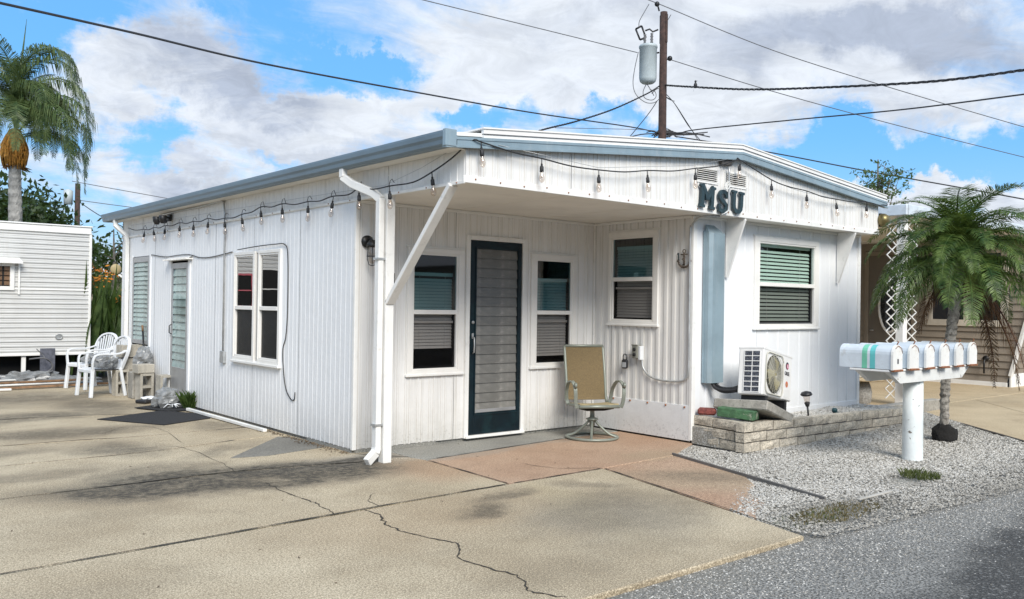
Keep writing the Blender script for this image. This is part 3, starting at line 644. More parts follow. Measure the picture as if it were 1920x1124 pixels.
# left gutter (K profile) along the eave and its corner cap
g = [(-.135, 2.795), (-.215, 2.795), (-.232, 2.812), (-.238, 2.845), (-.252, 2.868), (-.256, 2.900), (-.256, 2.917), (-.244, 2.917), (-.244, 2.885), (-.135, 2.885)]
m = MB(); n = len(g)
m.add([(x, GY, z) for x, z in g]+[(x, 8.15, z) for x, z in g], [tuple(range(n)), tuple(reversed(range(n, 2*n)))]+[(i, i+n, (i+1) % n+n, (i+1) % n) for i in range(n)])
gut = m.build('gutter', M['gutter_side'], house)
MB().box(-.262, -.15, GY-.018, GY+.03, 2.785, 2.925, .004).build('corner_cap', M['gutter'], house)
MB().box(-.14, .0, YF, 8.1, 2.792, 2.80).build('eave_board', M['soffit'], house)
for i in range(12): MB().box(-.25, -.14, -1.0+i*.8, -.975+i*.8, 2.905, 2.912).build('gutter_strap', M['gutter_side'], gut)
# far right gutter end seen behind the gable
MB().bar((XR+.22, YF+.25, 2.80), (XR+.22, YB, 2.80), .12, .10, bev=.01).build('gutter', M['gutter'], house)
MB().bar((XR+.2, YF+.22, 2.87), (XR+.2, YB, 2.87), .18, .03, bev=.005).build('roof_edge', M['roof'], house)
# ---- windows
def window(name, mp, glass, outer, mid, style, slats=None, parent=house, glassm=None, nrail=.035, label=None):
    u0, u1, z0, z1 = glass; a0, a1, c0, c1 = outer
    m = MB(mp)
    T, t = .028, .018                 # outer trim then inner frame
    for (x0, x1, y0, y1) in ((a0, a1, c1-.0, c1+.03), ):
        pass
    def ring(m, o, i, n0, n1, bev=.003):
        m.box(o[0], o[1], n0, n1, i[3], o[3], bev); m.box(o[0], o[1], n0, n1, o[2], i[2], bev)
        m.box(o[0], i[0], n0, n1, i[2]-.001, i[3]+.001, bev); m.box(i[1], o[1], n0, n1, i[2]-.001, i[3]+.001, bev)
    mid_i = (u0-.022, u1+.022, z0-.022, z1+.022)
    ring(m, (a0, a1, c0, c1), mid_i, -.01, T)
    ring(m, mid_i, (u0, u1, z0, z1), -.03, T-.008)
    w_ = m.build(name, M['vinyl'], parent)
    if label: w_['label'] = label
    m = MB(mp); m.box(u0-.001, u1+.001, -.02, T-.002, mid-nrail/2-.012, mid+nrail/2, .003); m.build('meeting_rail', M['vinyl'], w_)
    if style != 'side':
        m = MB(mp); m.box(a0-.015, a1+.015, -.005, T+.012, c0-.022, c0+.004, .004); m.build('sill', M['trim'], w_)
        m = MB(mp); m.box(a0-.02, a1+.02, -.005, .016, c1-.001, c1+.022, .003); m.build('drip_cap', M['trim'], w_)
    gm = glassm or M['glass']
    m = MB(mp); m.add([(u0, .004, mid), (u1, .004, mid), (u1, .004, z1), (u0, .004, z1)], [(0, 1, 2, 3)]); m.build('glass_pane', gm, w_, fix=False)
    m = MB(mp); m.add([(u0, -.006, z0), (u1, -.006, z0), (u1, -.006, mid), (u0, -.006, mid)], [(0, 1, 2, 3)]); m.build('glass_pane', M['screen'], w_, fix=False)
    m = MB(mp); m.box(u0, u0+.018, -.02, -.012, z0, z1); m.box(u1-.018, u1, -.02, -.012, z0, z1); m.box(u0, u1, -.02, -.012, z0, z0+.018); m.build('sash', M['dark'] if style != 'green' else M['alu'], w_)
    if slats:
        lo, hi, pitch, mt_ = slats
        nn = int((hi-lo)/pitch); sm = MB(mp)
        hs_ = pitch*(.92 if style != 'green' else .66)
        sm.add([(u0+.01, -.050, lo), (u1-.01, -.050, lo), (u1-.01, -.062, lo+hs_), (u0+.01, -.062, lo+hs_)], [(0, 1, 2, 3)])
        sm.add([(u0+.01, -.052, lo), (u1-.01, -.052, lo), (u1-.01, -.064, lo+hs_), (u0+.01, -.064, lo+hs_)], [(0, 3, 2, 1)])
        me = sm.mesh('slat', mt_, False)
        for i in range(nn):
            o = newobj('slat', me, w_); o.location = (0, 0, i*pitch)
        m = MB(mp); m.box(u0+.008, u1-.008, -.085, -.04, hi-.008, hi+.030, .004); m.build('headrail', mt_, w_)
        m = MB(mp)
        for f in (.2, .8): m.box(u0+(u1-u0)*f-.001, u0+(u1-u0)*f+.001, -.048, -.046, lo, hi)
        m.build('ladder_cord', M['blind'], w_)
    if style == 'porch':
        m = MB(mp); m.box(u0+.006, u1-.006, -.042, -.020, mid-.125, mid-.098, .003); m.build('sash_rail', M['blind'], w_)
    return w_
window('window', FF(0), (.686, 1.233, .814, 2.011), (.605, 1.325, .755, 2.085), 1.415, 'porch', (1.02, 1.80, .034, M['blind']), glassm=M['glass_teal'])
window('window', FF(0), (2.402, 2.942, .824, 2.02), (2.305, 3.03, .775, 2.10), 1.42, 'porch', (.90, 1.79, .034, M['blind']), glassm=M['glass_teal'])
window('window', lambda u, n, z: (XS-n, u, z), (-.954, -.328, 1.349, 2.306), (-1.045, -.262, 1.29, 2.392), 1.83, 'porch', (1.37, 2.19, .034, M['blind']), glassm=M['glass_teal'])
window('window', FF(YS), (4.61, 5.808, 1.313, 2.284), (4.495, 5.905, 1.265, 2.365), 1.80, 'green', (1.35, 2.26, .046, M['blind_green']), label='wide window with pale green blinds')
for (a, b) in ((1.66, 2.27), (2.36, 3.0)):
    window('window', FL(0), (a+.075, b-.055, .83, 2.04), (a, b, .765, 2.10), 1.42, 'side', None, glassm=M['glass_side'])
MB(FL(0)).box(1.64, 3.02, -.005, .05, .735, .765, .004).build('sill', M['trim'], house)
# ---- front door with glass louvres
dr = MB(FF(0))
dr.box(1.415, 1.505, -.03, .012, .06, 2.205, .004); dr.box(2.105, 2.165, -.03, .012, .06, 2.205, .004); dr.box(1.505, 2.105, -.03, .012, 2.115, 2.205, .004); dr.box(1.505, 2.105, -.03, .012, .06, .295, .004)
dr.box(1.49, 1.505, .012, .02, .28, 2.125); dr.box(2.105, 2.12, .012, .02, .28, 2.125); dr.box(1.49, 2.12, .012, .02, .268, .283)
door = dr.build('door', M['door'], house)
fm = MB(FF(0)); fm.box(1.36, 1.412, -.01, .028, .03, 2.26, .004); fm.box(2.168, 2.215, -.01, .028, .03, 2.26, .004); fm.box(1.412, 2.168, -.01, .028, 2.208, 2.26, .004); fm.box(1.37, 2.21, -.01, .05, .028, .058, .004)
fm.build('door_frame', M['trim'], house)
n = 17; p = (2.112-.30)/n
sm = MB(FF(0)); sm.add([(1.507, .001, 0), (2.103, .001, 0), (2.103, -.014, p+.008), (1.507, -.014, p+.008), (1.507, .007, 0), (2.103, .007, 0), (2.103, -.008, p+.008), (1.507, -.008, p+.008)], [(0, 1, 2, 3), (4, 7, 6, 5), (0, 4, 5, 1), (1, 5, 6, 2), (2, 6, 7, 3), (3, 7, 4, 0)])
me = sm.mesh('louvre_slat', M['louvre'])
for i in range(n): newobj('louvre_slat', me, door).location = (0, 0, .305+i*p)
MB(FF(0)).box(1.51, 2.10, .0, .012, .298, .335, .003).build('louvre_rail', M['alu'], door)
hd = MB(FF(0)); hd.tube([(1.462, .018, 1.14), (1.462, .045, 1.13), (1.462, .05, 1.05), (1.462, .045, .97), (1.462, .018, .96)], .008, 8); hd.box(1.448, 1.476, .012, .022, 1.12, 1.18, .004)
hd.build('handle', M['steel'], door)
MB(FF(0)).lathe([(.0, .012), (.018, .012), (.018, .024), (.012, .028), (0, .028)], (1.462, 0, 1.30), 14, axis='y').build('lock', M['steel'], door)
# ---- side door and far louvre window in the left wall
def louvre_unit(name, u0, u1, z0, z1, n, fr, parent=house, kick=0):
    m = MB(FL(0)); w1 = .07
    m.box(u0, u0+w1, -.03, .016, z0, z1, .004); m.box(u1-w1, u1, -.03, .016, z0, z1, .004); m.box(u0+w1, u1-w1, -.03, .016, z1-w1*1.2, z1, .004); m.box(u0+w1, u1-w1, -.03, .016, z0, z0+w1+kick, .004)
    d = m.build(name, fr, parent); zb = z0+w1+kick; p = (z1-w1*1.2-zb)/n
    s_ = MB(FL(0)); s_.add([(u0+w1, .008, 0), (u1-w1, .008, 0), (u1-w1, -.012, p+.008), (u0+w1, -.012, p+.008)], [(0, 1, 2, 3)]); s_.add([(u0+w1, .012, 0), (u1-w1, .012, 0), (u1-w1, -.008, p+.008), (u0+w1, -.008, p+.008)], [(0, 3, 2, 1)])
    me = s_.mesh('louvre_slat', M['louvre_green'], False)
    for i in range(n): newobj('louvre_slat', me, d).location = (0, 0, zb+i*p)
    return d
sdoor = louvre_unit('side_door', 4.64, 5.32, .16, 2.03, 13, M['alu'], kick=.30)
MB(FL(0)).tube([(5.27, .02, 1.14), (5.27, .05, 1.12), (5.27, .05, 1.02), (5.27, .02, 1.0)], .008, 6).build('handle', M['dark'], sdoor)
MB(FL(0)).box(4.56, 4.635, -.005, .02, .14, 2.09, .004).box(5.325, 5.40, -.005, .02, .14, 2.09, .004).build('door_frame', M['siding'], house)
aw = MB(FL(0)); aw.add([(4.50, .0, 2.12), (5.46, .0, 2.12), (5.46, .10, 2.06), (4.50, .10, 2.06)], [(0, 1, 2, 3)])
for i in range(17): aw.box(4.50+i*.058, 4.53+i*.058, .0, .105, 2.065, 2.085)
aw.build('door_hood', M['trim'], house)
fw = louvre_unit('louvre_window', 6.33, 7.18, .79, 2.17, 17, M['alu']); MB(FL(0)).box(6.27, 6.325, -.005, .02, .76, 2.2, .004).box(7.185, 7.24, -.005, .02, .76, 2.2, .004).build('window_frame', M['siding'], house)
# ---- canopy post, brace, brackets, gable vents
MB().box(-.045, .045, -.645, -.555, -.0, 2.52, .004).build('porch_post', M['trim'], house)
MB().bar((.0, -.64, 1.50), (.0, -1.62, 2.515), .045, .09, up=(1, 0, 0), bev=.004).build('brace', M['trim'], house)
for x in (3.93, 6.35):
    m = MB(); m.prism([(YS-.018, 2.518), (YF-.005, 2.518), (YF-.005, 2.49), (YS-.04, 1.85), (YS-.018, 1.85)], x, x+.03, 'yz'); m.build('bracket', M['trim'], house)
for (x0, x1) in ((3.03, 3.43), (3.54, 3.96)):
    m = MB(FF(YF)); m.box(x0, x1, -.01, .012, 2.835, 2.855, .002); m.box(x0, x1, -.01, .012, 2.985, 3.005, .002); m.box(x0, x0+.02, -.01, .012, 2.85, 2.99); m.box(x1-.02, x1, -.01, .012, 2.85, 2.99)
    v = m.build('gable_vent', M['trim'], house)
    for i in range(6):
        z = 2.862+i*.022; s_ = MB(FF(YF)); s_.add([(x0+.015, .012, z-.004), (x1-.015, .012, z-.004), (x1-.015, -.01, z+.012), (x0+.015, -.01, z+.012)], [(0, 1, 2, 3)]); s_.build('vent_slat', M['trim'], v, fix=False)
MB(FF(YF)).box(3.03, 3.96, -.05, -.03, 2.8, 3.05).build('vent_backing', M['core'], house)
MB().box(3.44, 3.62, YF-.05, YF-.01, 3.06, 3.15, .005).build('gable_knot_plate', M['core'], house)
# ---- downpipes
def pipe(pts, w_, h_, name, mt, parent):
    m = MB(); P = [Vector(p) for p in pts]
    for a, b in zip(P, P[1:]):
        d = (b-a).normalized(); m.bar(a-d*.008, b+d*.008, w_, h_, up=(0, 1, 0) if abs(d.z) > .6 else (0, 0, 1), bev=.006)
    return m.build(name, mt, parent)
dp = pipe([(-.19, -.06, 2.80), (-.195, -.07, 2.72), (-.16, -.20, 2.64), (-.105, -.50, 2.53), (-.085, -.585, 2.47)], .055, .075, 'downpipe_elbow', M['trim'], house)
pipe([(-.085, -.585, 2.47), (-.085, -.585, .13)], .058, .075, 'downpipe', M['trim'], house)
pipe([(-.085, -.585, .14), (-.10, -.59, .10), (-.20, -.62, .03)], .062, .078, 'downpipe_shoe', M['trim'], house)
pipe([(-.19, 7.55, 2.79), (-.19, 7.53, 2.70), (-.06, 7.42, 2.55), (-.045, 7.40, 2.45), (-.045, 7.40, .15)], .06, .08, 'downpipe', M['trim'], house)
for z in (1.9, .35): MB().box(-.13, -.04, -.63, -.545, z, z+.02).build('pipe_strap', M['steel'], house)
# ---- conduits, cables and lamps on the walls
t_ = MB(); t_.tube([(-.018, 5.8, 2.77), (-.018, 5.2, 2.775), (-.018, 4.3, 2.77), (-.018, 3.5, 2.79), (-.018, 3.38, 2.77), (-.018, 3.33, 2.6), (-.018, 3.32, .83)], .013, 8); t_.box(-.04, -.004, 3.26, 3.38, .70, .85, .004)
tag(t_.build('conduit', M['steel']), 'grey conduit running down the side wall to a small outlet box', 'conduit')
c_ = MB(); c_.tube(smoothpath([(-.012, y, z) for y, z in ((6.26, 2.19), (5.6, 2.135), (5.0, 2.14), (4.6, 2.132), (4.2, 2.08), (3.75, 2.074), (3.09, 2.115))], 5), .006, 6)
tag(c_.build('cable', M['cable']), 'thin black cable looped over the side door to the double window', 'cable')
c_ = MB(); c_.tube(smoothpath([(-.04, 2.85, 2.13), (-.035, 2.3, 2.15), (-.03, 1.8, 2.155), (-.02, 1.56, 2.14), (-.012, 1.50, 2.0), (-.012, 1.485, 1.41), (-.012, 1.52, 1.1), (-.012, 1.59, .95), (-.012, 1.56, .7), (-.012, 1.49, .51), (-.012, 1.36, .41), (-.012, 1.28, .42), (-.02, 1.25, .50)], 5), .006, 6)
tag(c_.build('cable', M['cable']), 'black cable hanging down beside the double side window in a hook', 'cable')
fl = thing('security_light', 'black twin-head floodlight under the side eave near the far end', 'light', (-.03, 5.4, 2.70))
MB().box(-.02, .02, -.05, .05, -.05, .05, .008).build('wall_plate', M['dark'], fl)
for dy in (-.14, .13):
    m = MB(); m.tube([(-.02, 0, 0), (-.10, dy*.6, -.01)], .014); m.lathe([(0, -.07), (.03, -.07), (.055, -.02), (.06, .04), (.05, .045), (0, .035)], (-.14, dy, -.03), 12); m.build('lamp_head', M['dark'], fl)
MB().sphere((-.06, 0, -.055), .03).build('motion_sensor', M['dark'], fl)
ln = thing('wall_lantern', 'black caged lantern on the porch wall behind the downpipe', 'lantern', (.115, 0, 2.02))
MB().lathe([(0, -.03), (.062, -.03), (.062, -.006), (.03, 0), (0, 0)], (0, 0, .09), 18, axis='y').build('wall_plate', M['dark'], ln)
MB().tube([(0, -.02, .10), (0, -.10, .12), (0, -.12, .08)], .012).lathe([(0, .10), (.03, .10), (.058, .06), (.06, .03), (.045, .03), (0, .05)], (0, -.12, 0), 18).build('shade', M['dark'], ln)
MB().lathe([(.032, .04), (.036, -.03), (.036, -.10), (.02, -.13), (0, -.135)], (0, -.12, 0), 16).build('glass_jar', M['bulb'], ln)
m = MB()
for k in range(6):
    a = k*math.pi/3; m.tube([(.05*math.cos(a), -.12+.05*math.sin(a), .03), (.055*math.cos(a), -.12+.055*math.sin(a), -.09), (.035*math.cos(a), -.12+.035*math.sin(a), -.145), (0, -.12, -.155)], .0035, 5)
m.tube([(.055*math.cos(i*math.pi/9), -.12+.055*math.sin(i*math.pi/9), -.06) for i in range(19)], .0035, 5)
m.build('cage', M['dark'], ln)
hk = MB(); hk.box(.048, .054, -.64, -.61, 1.60, 1.78); hk.tube([(.05, -.625, 1.66), (.085, -.625, 1.665), (.09, -.625, 1.69)], .008); hk.tube([(.05, -.625, 1.61), (.07, -.625, 1.60), (.072, -.625, 1.63)], .007)
tag(hk.build('coat_hook', M['dark']), 'small black hook screwed to the porch post above the brace', 'hook')
# ---- gable letters M S U
def ribbon(m, pts, wd, y0, y1):
    P = [Vector(p) for p in pts]; L, R = [], []
    for i, p in enumerate(P):
        d = (P[min(i+1, len(P)-1)]-P[max(i-1, 0)]).normalized(); nn = Vector((-d.y, d.x)); L.append(p+nn*wd/2); R.append(p-nn*wd/2)
    for i in range(len(P)-1):
        m.prism([L[i], L[i+1], R[i+1], R[i]], y0, y1, 'xz')
def letter(ch, loc, tilt, label):
    t = MB(); d = .026
    if ch == 'M':
        for x in (-.085, .085): ribbon(t, [(x, -.12), (x, .12)], .052, -d, 0); ribbon(t, [(x-.045, -.107), (x+.045, -.107)], .03, -d-.001, 0); ribbon(t, [(x+(-.018 if x < 0 else .018)-.03, .108), (x+(-.018 if x < 0 else .018)+.03, .108)], .026, -d-.001, 0)
        ribbon(t, [(-.095, .12), (-.045, .06), (0, -.03)], .045, -d-.002, 0); ribbon(t, [(0, -.03), (.045, .06), (.095, .12)], .045, -d-.003, 0)
    if ch == 'S':
        pts = [(.062, .045), (.062, .07), (.045, .095), (.012, .106), (-.03, .10), (-.056, .075), (-.056, .045), (-.03, .018), (.02, -.012), (.052, -.038), (.056, -.07), (.034, -.098), (-.005, -.108), (-.045, -.098), (-.066, -.07), (-.068, -.04)]
        ribbon(t, [(p.x, p.y) for p in smoothpath([(a, b, 0) for a, b in pts], 3)], .042, -d, 0); ribbon(t, [(.068, .035), (.068, .11)], .022, -d-.001, 0); ribbon(t, [(-.072, -.03), (-.072, -.115)], .022, -d-.001, 0)
    if ch == 'U':
        pts = [(-.068, .11), (-.068, -.03), (-.06, -.075), (-.03, -.103), (0, -.108), (.03, -.103), (.06, -.075), (.068, -.03), (.068, .11)]
        ribbon(t, pts, .048, -d, 0)
        for x in (-.068, .068): ribbon(t, [(x-.045, .107), (x+.045, .107)], .028, -d-.001, 0)
    o = t.build('sign_letter', M['letter']); o.location = loc; o.rotation_euler = (0, tilt, 0)
    return tag(o, label, 'letter', 'dark letters on the gable')
letter('M', (3.20, YF-.025, 2.685), .08, 'dark slab-serif letter M, leftmost of the gable letters')
letter('S', (3.475, YF-.025, 2.66), .0, 'dark slab-serif letter S, middle gable letter behind a thin conduit')
letter('U', (3.74, YF-.025, 2.675), .06, 'dark slab-serif letter U, rightmost of the gable letters')
# conduit from the gable down the porch side wall to the outlet box
c_ = MB(); c_.tube(smoothpath([(3.55, YF-.06, 3.04), (3.55, YF-.06, 2.62), (3.53, YF-.055, 2.55), (3.46, YF-.03, 2.515)], 5), .012)
c_.tube(smoothpath([(3.50, YF+.02, 2.505), (3.36, YF+.09, 2.50), (3.335, YF+.16, 2.49), (3.325, YS-.06, 2.46), (3.325, YS-.005, 2.40), (3.325, YS+.015, 2.30), (3.325, YS+.015, 1.4), (3.325, YS+.015, .82), (3.325, YS+.06, .70), (3.325, -1.34, .668), (3.325, -1.12, .665), (3.325, -.95, .70), (3.325, -.85, .79), (3.325, -.83, .90)], 4), .012)
tag(c_.build('conduit', M['steel']), 'thin grey conduit from the gable letters down beside the anchor to the outlet box', 'conduit')
wc = MB(); rr = random.Random(4)
wc.tube(smoothpath([(3.49+.035*math.cos(a*.9)+rr.uniform(-.01, .01), YF-.09, 2.83+.045*math.sin(a)) for a in range(14)], 3), .004, 5)
tag(wc.build('wire_bundle', M['pvc']), 'tangled pale wires coiled above the letter S', 'wire')
# ---- pipe cover, hoses
dc = MB(); dc.prism([(3.53, YS-.02), (3.53, YS-.085), (3.57, YS-.115), (3.78, YS-.115), (3.815, YS-.085), (3.815, YS-.02)], .66, 2.33, 'xy')
cov = thing('pipe_cover', 'tall blue-grey metal pipe cover on the wall beside the AC unit', 'duct', (0, 0, 0)); dc.build('channel', M['gutter'], cov)
h_ = MB(); h_.add([(3.53, YS-.02, 2.33), (3.53, YS-.085, 2.33), (3.57, YS-.115, 2.33), (3.78, YS-.115, 2.33), (3.815, YS-.085, 2.33), (3.815, YS-.02, 2.33), (3.55, YS-.02, 2.43), (3.70, YS-.02, 2.43)], [(0, 1, 6), (1, 2, 6), (2, 3, 7, 6), (3, 4, 7), (4, 5, 7), (5, 0, 6, 7)]); h_.build('top_cap', M['gutter'], cov)
MB().box(3.522, 3.53, YS-.035, YS-.012, .66, 2.36).box(3.815, 3.823, YS-.035, YS-.012, .66, 2.36).build('flange', M['gutter'], cov)
# ================================================================= string lights
sl = thing('string_lights', 'black string of clear bulbs draped along side wall, porch corner and gable', 'string lights', (0, 0, 0))
side_b = [(y, z) for y, z in ((6.478, 2.486), (5.994, 2.486), (5.511, 2.484), (4.88, 2.488), (4.334, 2.472), (3.806, 2.477), (3.222, 2.443), (2.669, 2.455), (2.127, 2.503), (1.556, 2.494), (.931, 2.467), (.399, 2.477), (-.271, 2.493), (-.825, 2.461))]
front_b = [(.109, 2.754), (.782, 2.695), (1.503, 2.674), (2.193, 2.745), (2.937, 2.85), (3.706, 3.031), (4.324, 2.873), (5.062, 2.816), (5.746, 2.777), (6.487, 2.811)]
sock = MB(); sock.lathe([(.0, .062), (.010, .062), (.012, .04), (.019, .035), (.021, -.01), (.017, -.018), (0, -.018)], (0, 0, 0), 12); sock.tube([(0, 0, .055), (0, 0, .105)], .005, 6)
bulb = MB(); bulb.lathe([(.012, -.015), (.016, -.03), (.026, -.052), (.031, -.075), (.028, -.095), (.015, -.112), (0, -.117)], (0, 0, 0), 14)
fil = MB(); fil.tube([(-.006, 0, -.03), (-.008, 0, -.07), (-.004, .003, -.055), (0, 0, -.075), (.004, -.003, -.055), (.008, 0, -.07), (.006, 0, -.03)], .0016, 5)
bme, fme = bulb.mesh('bulb_glass', M['bulb']), fil.mesh('filament', M['filament']); sme = sock.mesh('socket', M['rubber'])
r_ = random.Random(2)
def hang(p):
    s_ = newobj('light_bulb', sme, sl); s_.location = p; s_.scale = (.88, .88, .95); s_.rotation_euler = (r_.uniform(-.12, .12), r_.uniform(-.12, .12), r_.uniform(0, 3))
    newobj('bulb_glass', bme, s_); newobj('filament', fme, s_)
path = [Vector((-.05, 7.31, 2.66)), Vector((-.06, 6.9, 2.60))]; hooks = MB(); wire = [Vector((-.022, 7.3, 2.66))]
for i, (y, z) in enumerate(side_b):
    x = -.06 if y > -.2 else -.13; hang((x, y, z)); path.append(Vector((x, y, z+.105)))
    if i < len(side_b)-1:
        y2, z2 = side_b[i+1]; path.append(Vector((x, (y+y2)/2, (z+z2)/2+.085)))
    hooks.tube([(x+.045, y, 2.60), (x+.02, y, z+.17), (x, y, z+.15), (x-.01, y, z+.11), (x+.005, y, z+.10)], .0035, 5)
pc = on(815, 345, X=-.03); hang((-.05, pc.y, pc.z)); path += [Vector((-.06, -1.1, 2.58)), Vector((-.05, pc.y, pc.z+.105)), Vector((-.04, -1.65, 2.73)), Vector((.02, -1.85, 2.86)), Vector((.109, -1.875, 2.855))]
for i, (x, z) in enumerate(front_b):
    hang((x, -1.875, z))
    if i: path.append(Vector((x, -1.875, z+.105)))
    if i == 4: path += [Vector((3.35, -1.875, 3.03)), Vector((3.66, -1.88, 3.135))]
    elif i == 5: pass
    elif i < 9:
        x2, z2 = front_b[i+1]; path.append(Vector(((x+x2)/2, -1.88, (z+z2)/2+.088)))
path += [Vector((6.9, -1.87, 2.90)), Vector((7.08, -1.86, 2.93))]
cb = MB(); P = smoothpath(path, 4)
cb.tube([p for p in P if True], .0065, 6); cb.build('cord', M['rubber'], sl)
hooks.build('hooks', M['dark'], sl, kind='stuff')
cw = MB(); cw.tube([(-.03, 7.3, 2.70), (-.035, 4, 2.66), (-.035, 1, 2.63), (-.05, -.6, 2.60), (-.04, -1.2, 2.70), (.0, -1.83, 2.87)], .0025, 5); cw.tube([(.3, -1.86, 2.86), (1.5, -1.87, 2.80), (2.9, -1.87, 2.98), (3.5, -1.87, 3.12)], .0025, 5)
cw.tube(smoothpath([(3.72, -1.86, 3.14), (4.3, -1.872, 2.99), (5.0, -1.88, 2.90), (6.4, -1.87, 2.90), (7.0, -1.86, 2.93)], 4), .003, 5); cw.build('support_wire', M['steel'], sl)
fo = thing('outdoor_bell', 'round dull brass fixture at the far right corner of the gable', 'fixture', (7.02, YF-.02, 2.72))
MB().lathe([(0, -.10), (.05, -.10), (.085, -.05), (.09, 0), (.07, .02), (0, .02)], (0, 0, 0), 18, axis='y').build('round_body', mat('old_brass', (.20, .16, .07), .35, metal=.6), fo)
MB().box(-.03, .03, -.01, .03, -.09, .09, .004).build('wall_plate', M['dark'], fo)
# ---- anchor, house digit, outlet box, key safe
an = thing('anchor_ornament', 'small rusty metal anchor ornament hung on the porch side wall', 'anchor', (XS-.03, -1.425, 2.045), rz=-math.pi/2)
am = MB(); am.tube([(0, 0, .06), (0, 0, -.08)], .010); am.tube([(-.045, 0, .045), (.045, 0, .045)], .007); am.tube([(-.085, 0, -.03), (-.072, 0, -.065), (-.035, 0, -.092), (0, 0, -.098), (.035, 0, -.092), (.072, 0, -.065), (.085, 0, -.03)], [.004, .011, .013, .014, .013, .011, .004])
am.tube([(.02*math.cos(i*.7), 0, .08+.02*math.sin(i*.7)) for i in range(10)], .005); am.prism([(-.10, -.035), (-.062, -.05), (-.088, -.01)], -.006, .006, 'xz').prism([(.10, -.035), (.062, -.05), (.088, -.01)], -.006, .006, 'xz')
am.tube([(-.01, -.012, .05), (.022, -.012, .02), (-.018, -.014, -.01), (.02, -.012, -.04), (-.012, -.01, -.075)], .006); am.build('anchor', mat('rusty_iron', (.085, .065, .05), .7, var=.5, vs=40), an)
dg = MB(); dg.box(-.006, .006, -.006, 0, -.04, .04).box(-.014, .014, -.0065, 0, -.045, -.036).bar((-.004, -.003, .038), (-.018, -.003, .022), .006, .008)
o = dg.build('house_number', M['letter']); o.location = (XS-.016, -1.335, 2.07); o.rotation_euler = (0, 0, -math.pi/2); tag(o, 'tiny dark digit 1 beside the anchor ornament', 'number')
ob = thing('outlet_box', 'weathered grey outlet box with white cover on porch side wall', 'outlet', (XS-.02, -.76, .97), rz=-math.pi/2)
MB().box(-.045, .045, -.07, .01, -.075, .08, .008).box(-.05, .05, -.075, -.06, .075, .088, .003).build('box_body', mat('grey_box', (.22, .22, .19), .6), ob)
MB().box(.05, .085, -.06, .0, -.09, .07, .004).build('cover', M['plastic'], ob)
MB().lathe([(.0, -.078), (.022, -.078), (.022, -.07), (0, -.07)], (0, 0, .03), 12, axis='y').lathe([(.0, -.078), (.022, -.078), (.022, -.07), (0, -.07)], (0, 0, -.03), 12, axis='y').build('sockets', M['dark'], ob)
ks = thing('key_safe', 'black key lock box hanging from a rod beside the outlet', 'lock box', (XS-.07, -.595, .84), rz=-math.pi/2+.3)
MB().box(-.038, .038, -.022, .022, -.075, .035, .014).build('case', M['black_plastic'], ks); MB().box(-.024, .024, -.026, -.018, -.06, .0, .003).build('dial_plate', M['alu'], ks)
MB().tube([(-.022, 0, .03), (-.024, 0, .07), (-.012, 0, .095), (.012, 0, .095), (.024, 0, .07), (.022, 0, .03)], .006).build('shackle', M['dark'], ks)
MB().tube([(-.0, 0, .09), (.12, .04, .092)], .006).build('rod', M['steel'], ks)
# ================================================================= planter of split blocks
pw = thing('planter_wall', 'low split-face block planter wall in front of the white home', 'planter', (0, 0, 0))
rb = random.Random(12)
def topz(x): return .325-.025*(x-3.3)
def block(a, b, z0, z1, into, t=.11):
    a, b = Vector((*a, 0)), Vector((*b, 0)); d = (b-a).normalized(); nn = Vector((-d.y, d.x, 0))*into; L = (b-a).length; g = .008
    vs, fs = [], []; nx, nz = max(2, int(L/.1)), 3
    off = rb.uniform(-.004, .004)
    for j in range(nz+1):
        for i in range(nx+1):
            e = i in (0, nx) or j in (0, nz)
            q = a+d*(g+(L-2*g)*i/nx)+nn*((.008 if e else rb.uniform(-.006, .006))+off); zz_ = z0+g*.8+(z1-z0-g*1.6)*j/nz; vs.append((q.x, q.y, zz_))
    for j in range(nz):
        for i in range(nx): k = j*(nx+1)+i; fs.append((k, k+1, k+nx+2, k+nx+1))
    n0 = len(vs)
    for (u, z) in ((g, z0+g), (L-g, z0+g), (L-g, z1-g), (g, z1-g)): q = a+d*u+nn*t; vs.append((q.x, q.y, z))
    R0 = [i for i in range(nx+1)]; T0 = [nz*(nx+1)+i for i in range(nx+1)]
    fs.append(tuple(T0+[n0+2, n0+3])); fs.append(tuple(reversed(R0))+(n0, n0+1)); fs.append((n0, n0+3, n0+2, n0+1))
    fs.append(tuple([j*(nx+1) for j in range(nz+1)])+(n0+3, n0)); fs.append(tuple([j*(nx+1)+nx for j in reversed(range(nz+1))])+(n0+1, n0+2))
    MB().add(vs, fs).build('block', M['brick'], pw)
A0, A1, B1 = (3.38, -1.53), (3.27, -2.29), (7.05, -2.22)
for c, (z0, z1) in enumerate(((0.0, .105), (.105, .21), (.21, .315))):
    L = math.dist(A0, A1); cuts = [[0, .40, L], [0, .50, .62, L], [0, .30, L]][c]
    for u, v in zip(cuts, cuts[1:]):
        p = lambda t: (A0[0]+(A1[0]-A0[0])*t/L, A0[1]+(A1[1]-A0[1])*t/L)
        block(p(u), p(v), z0, z1, 1)
    L = math.dist(A1, B1); u = .0; step = [.30, .42, .18][c]
    while u < L-.05:
        v = min(L, u+step); step = .395+rb.uniform(-.03, .03)
        p = lambda t: (A1[0]+(B1[0]-A1[0])*t/L, A1[1]+(B1[1]-A1[1])*t/L)
        dz = -.022*(u+v)/2
        block(p(u), p(v), z0+dz, z1+dz, 1); u = v
MB().prism([(3.40, -1.55), (3.305, -2.27), (7.0, -2.20), (7.0, -2.12), (3.42, -2.18), (3.50, -1.55)], -.02, .20).build('mortar_core', M['mortar'], pw)
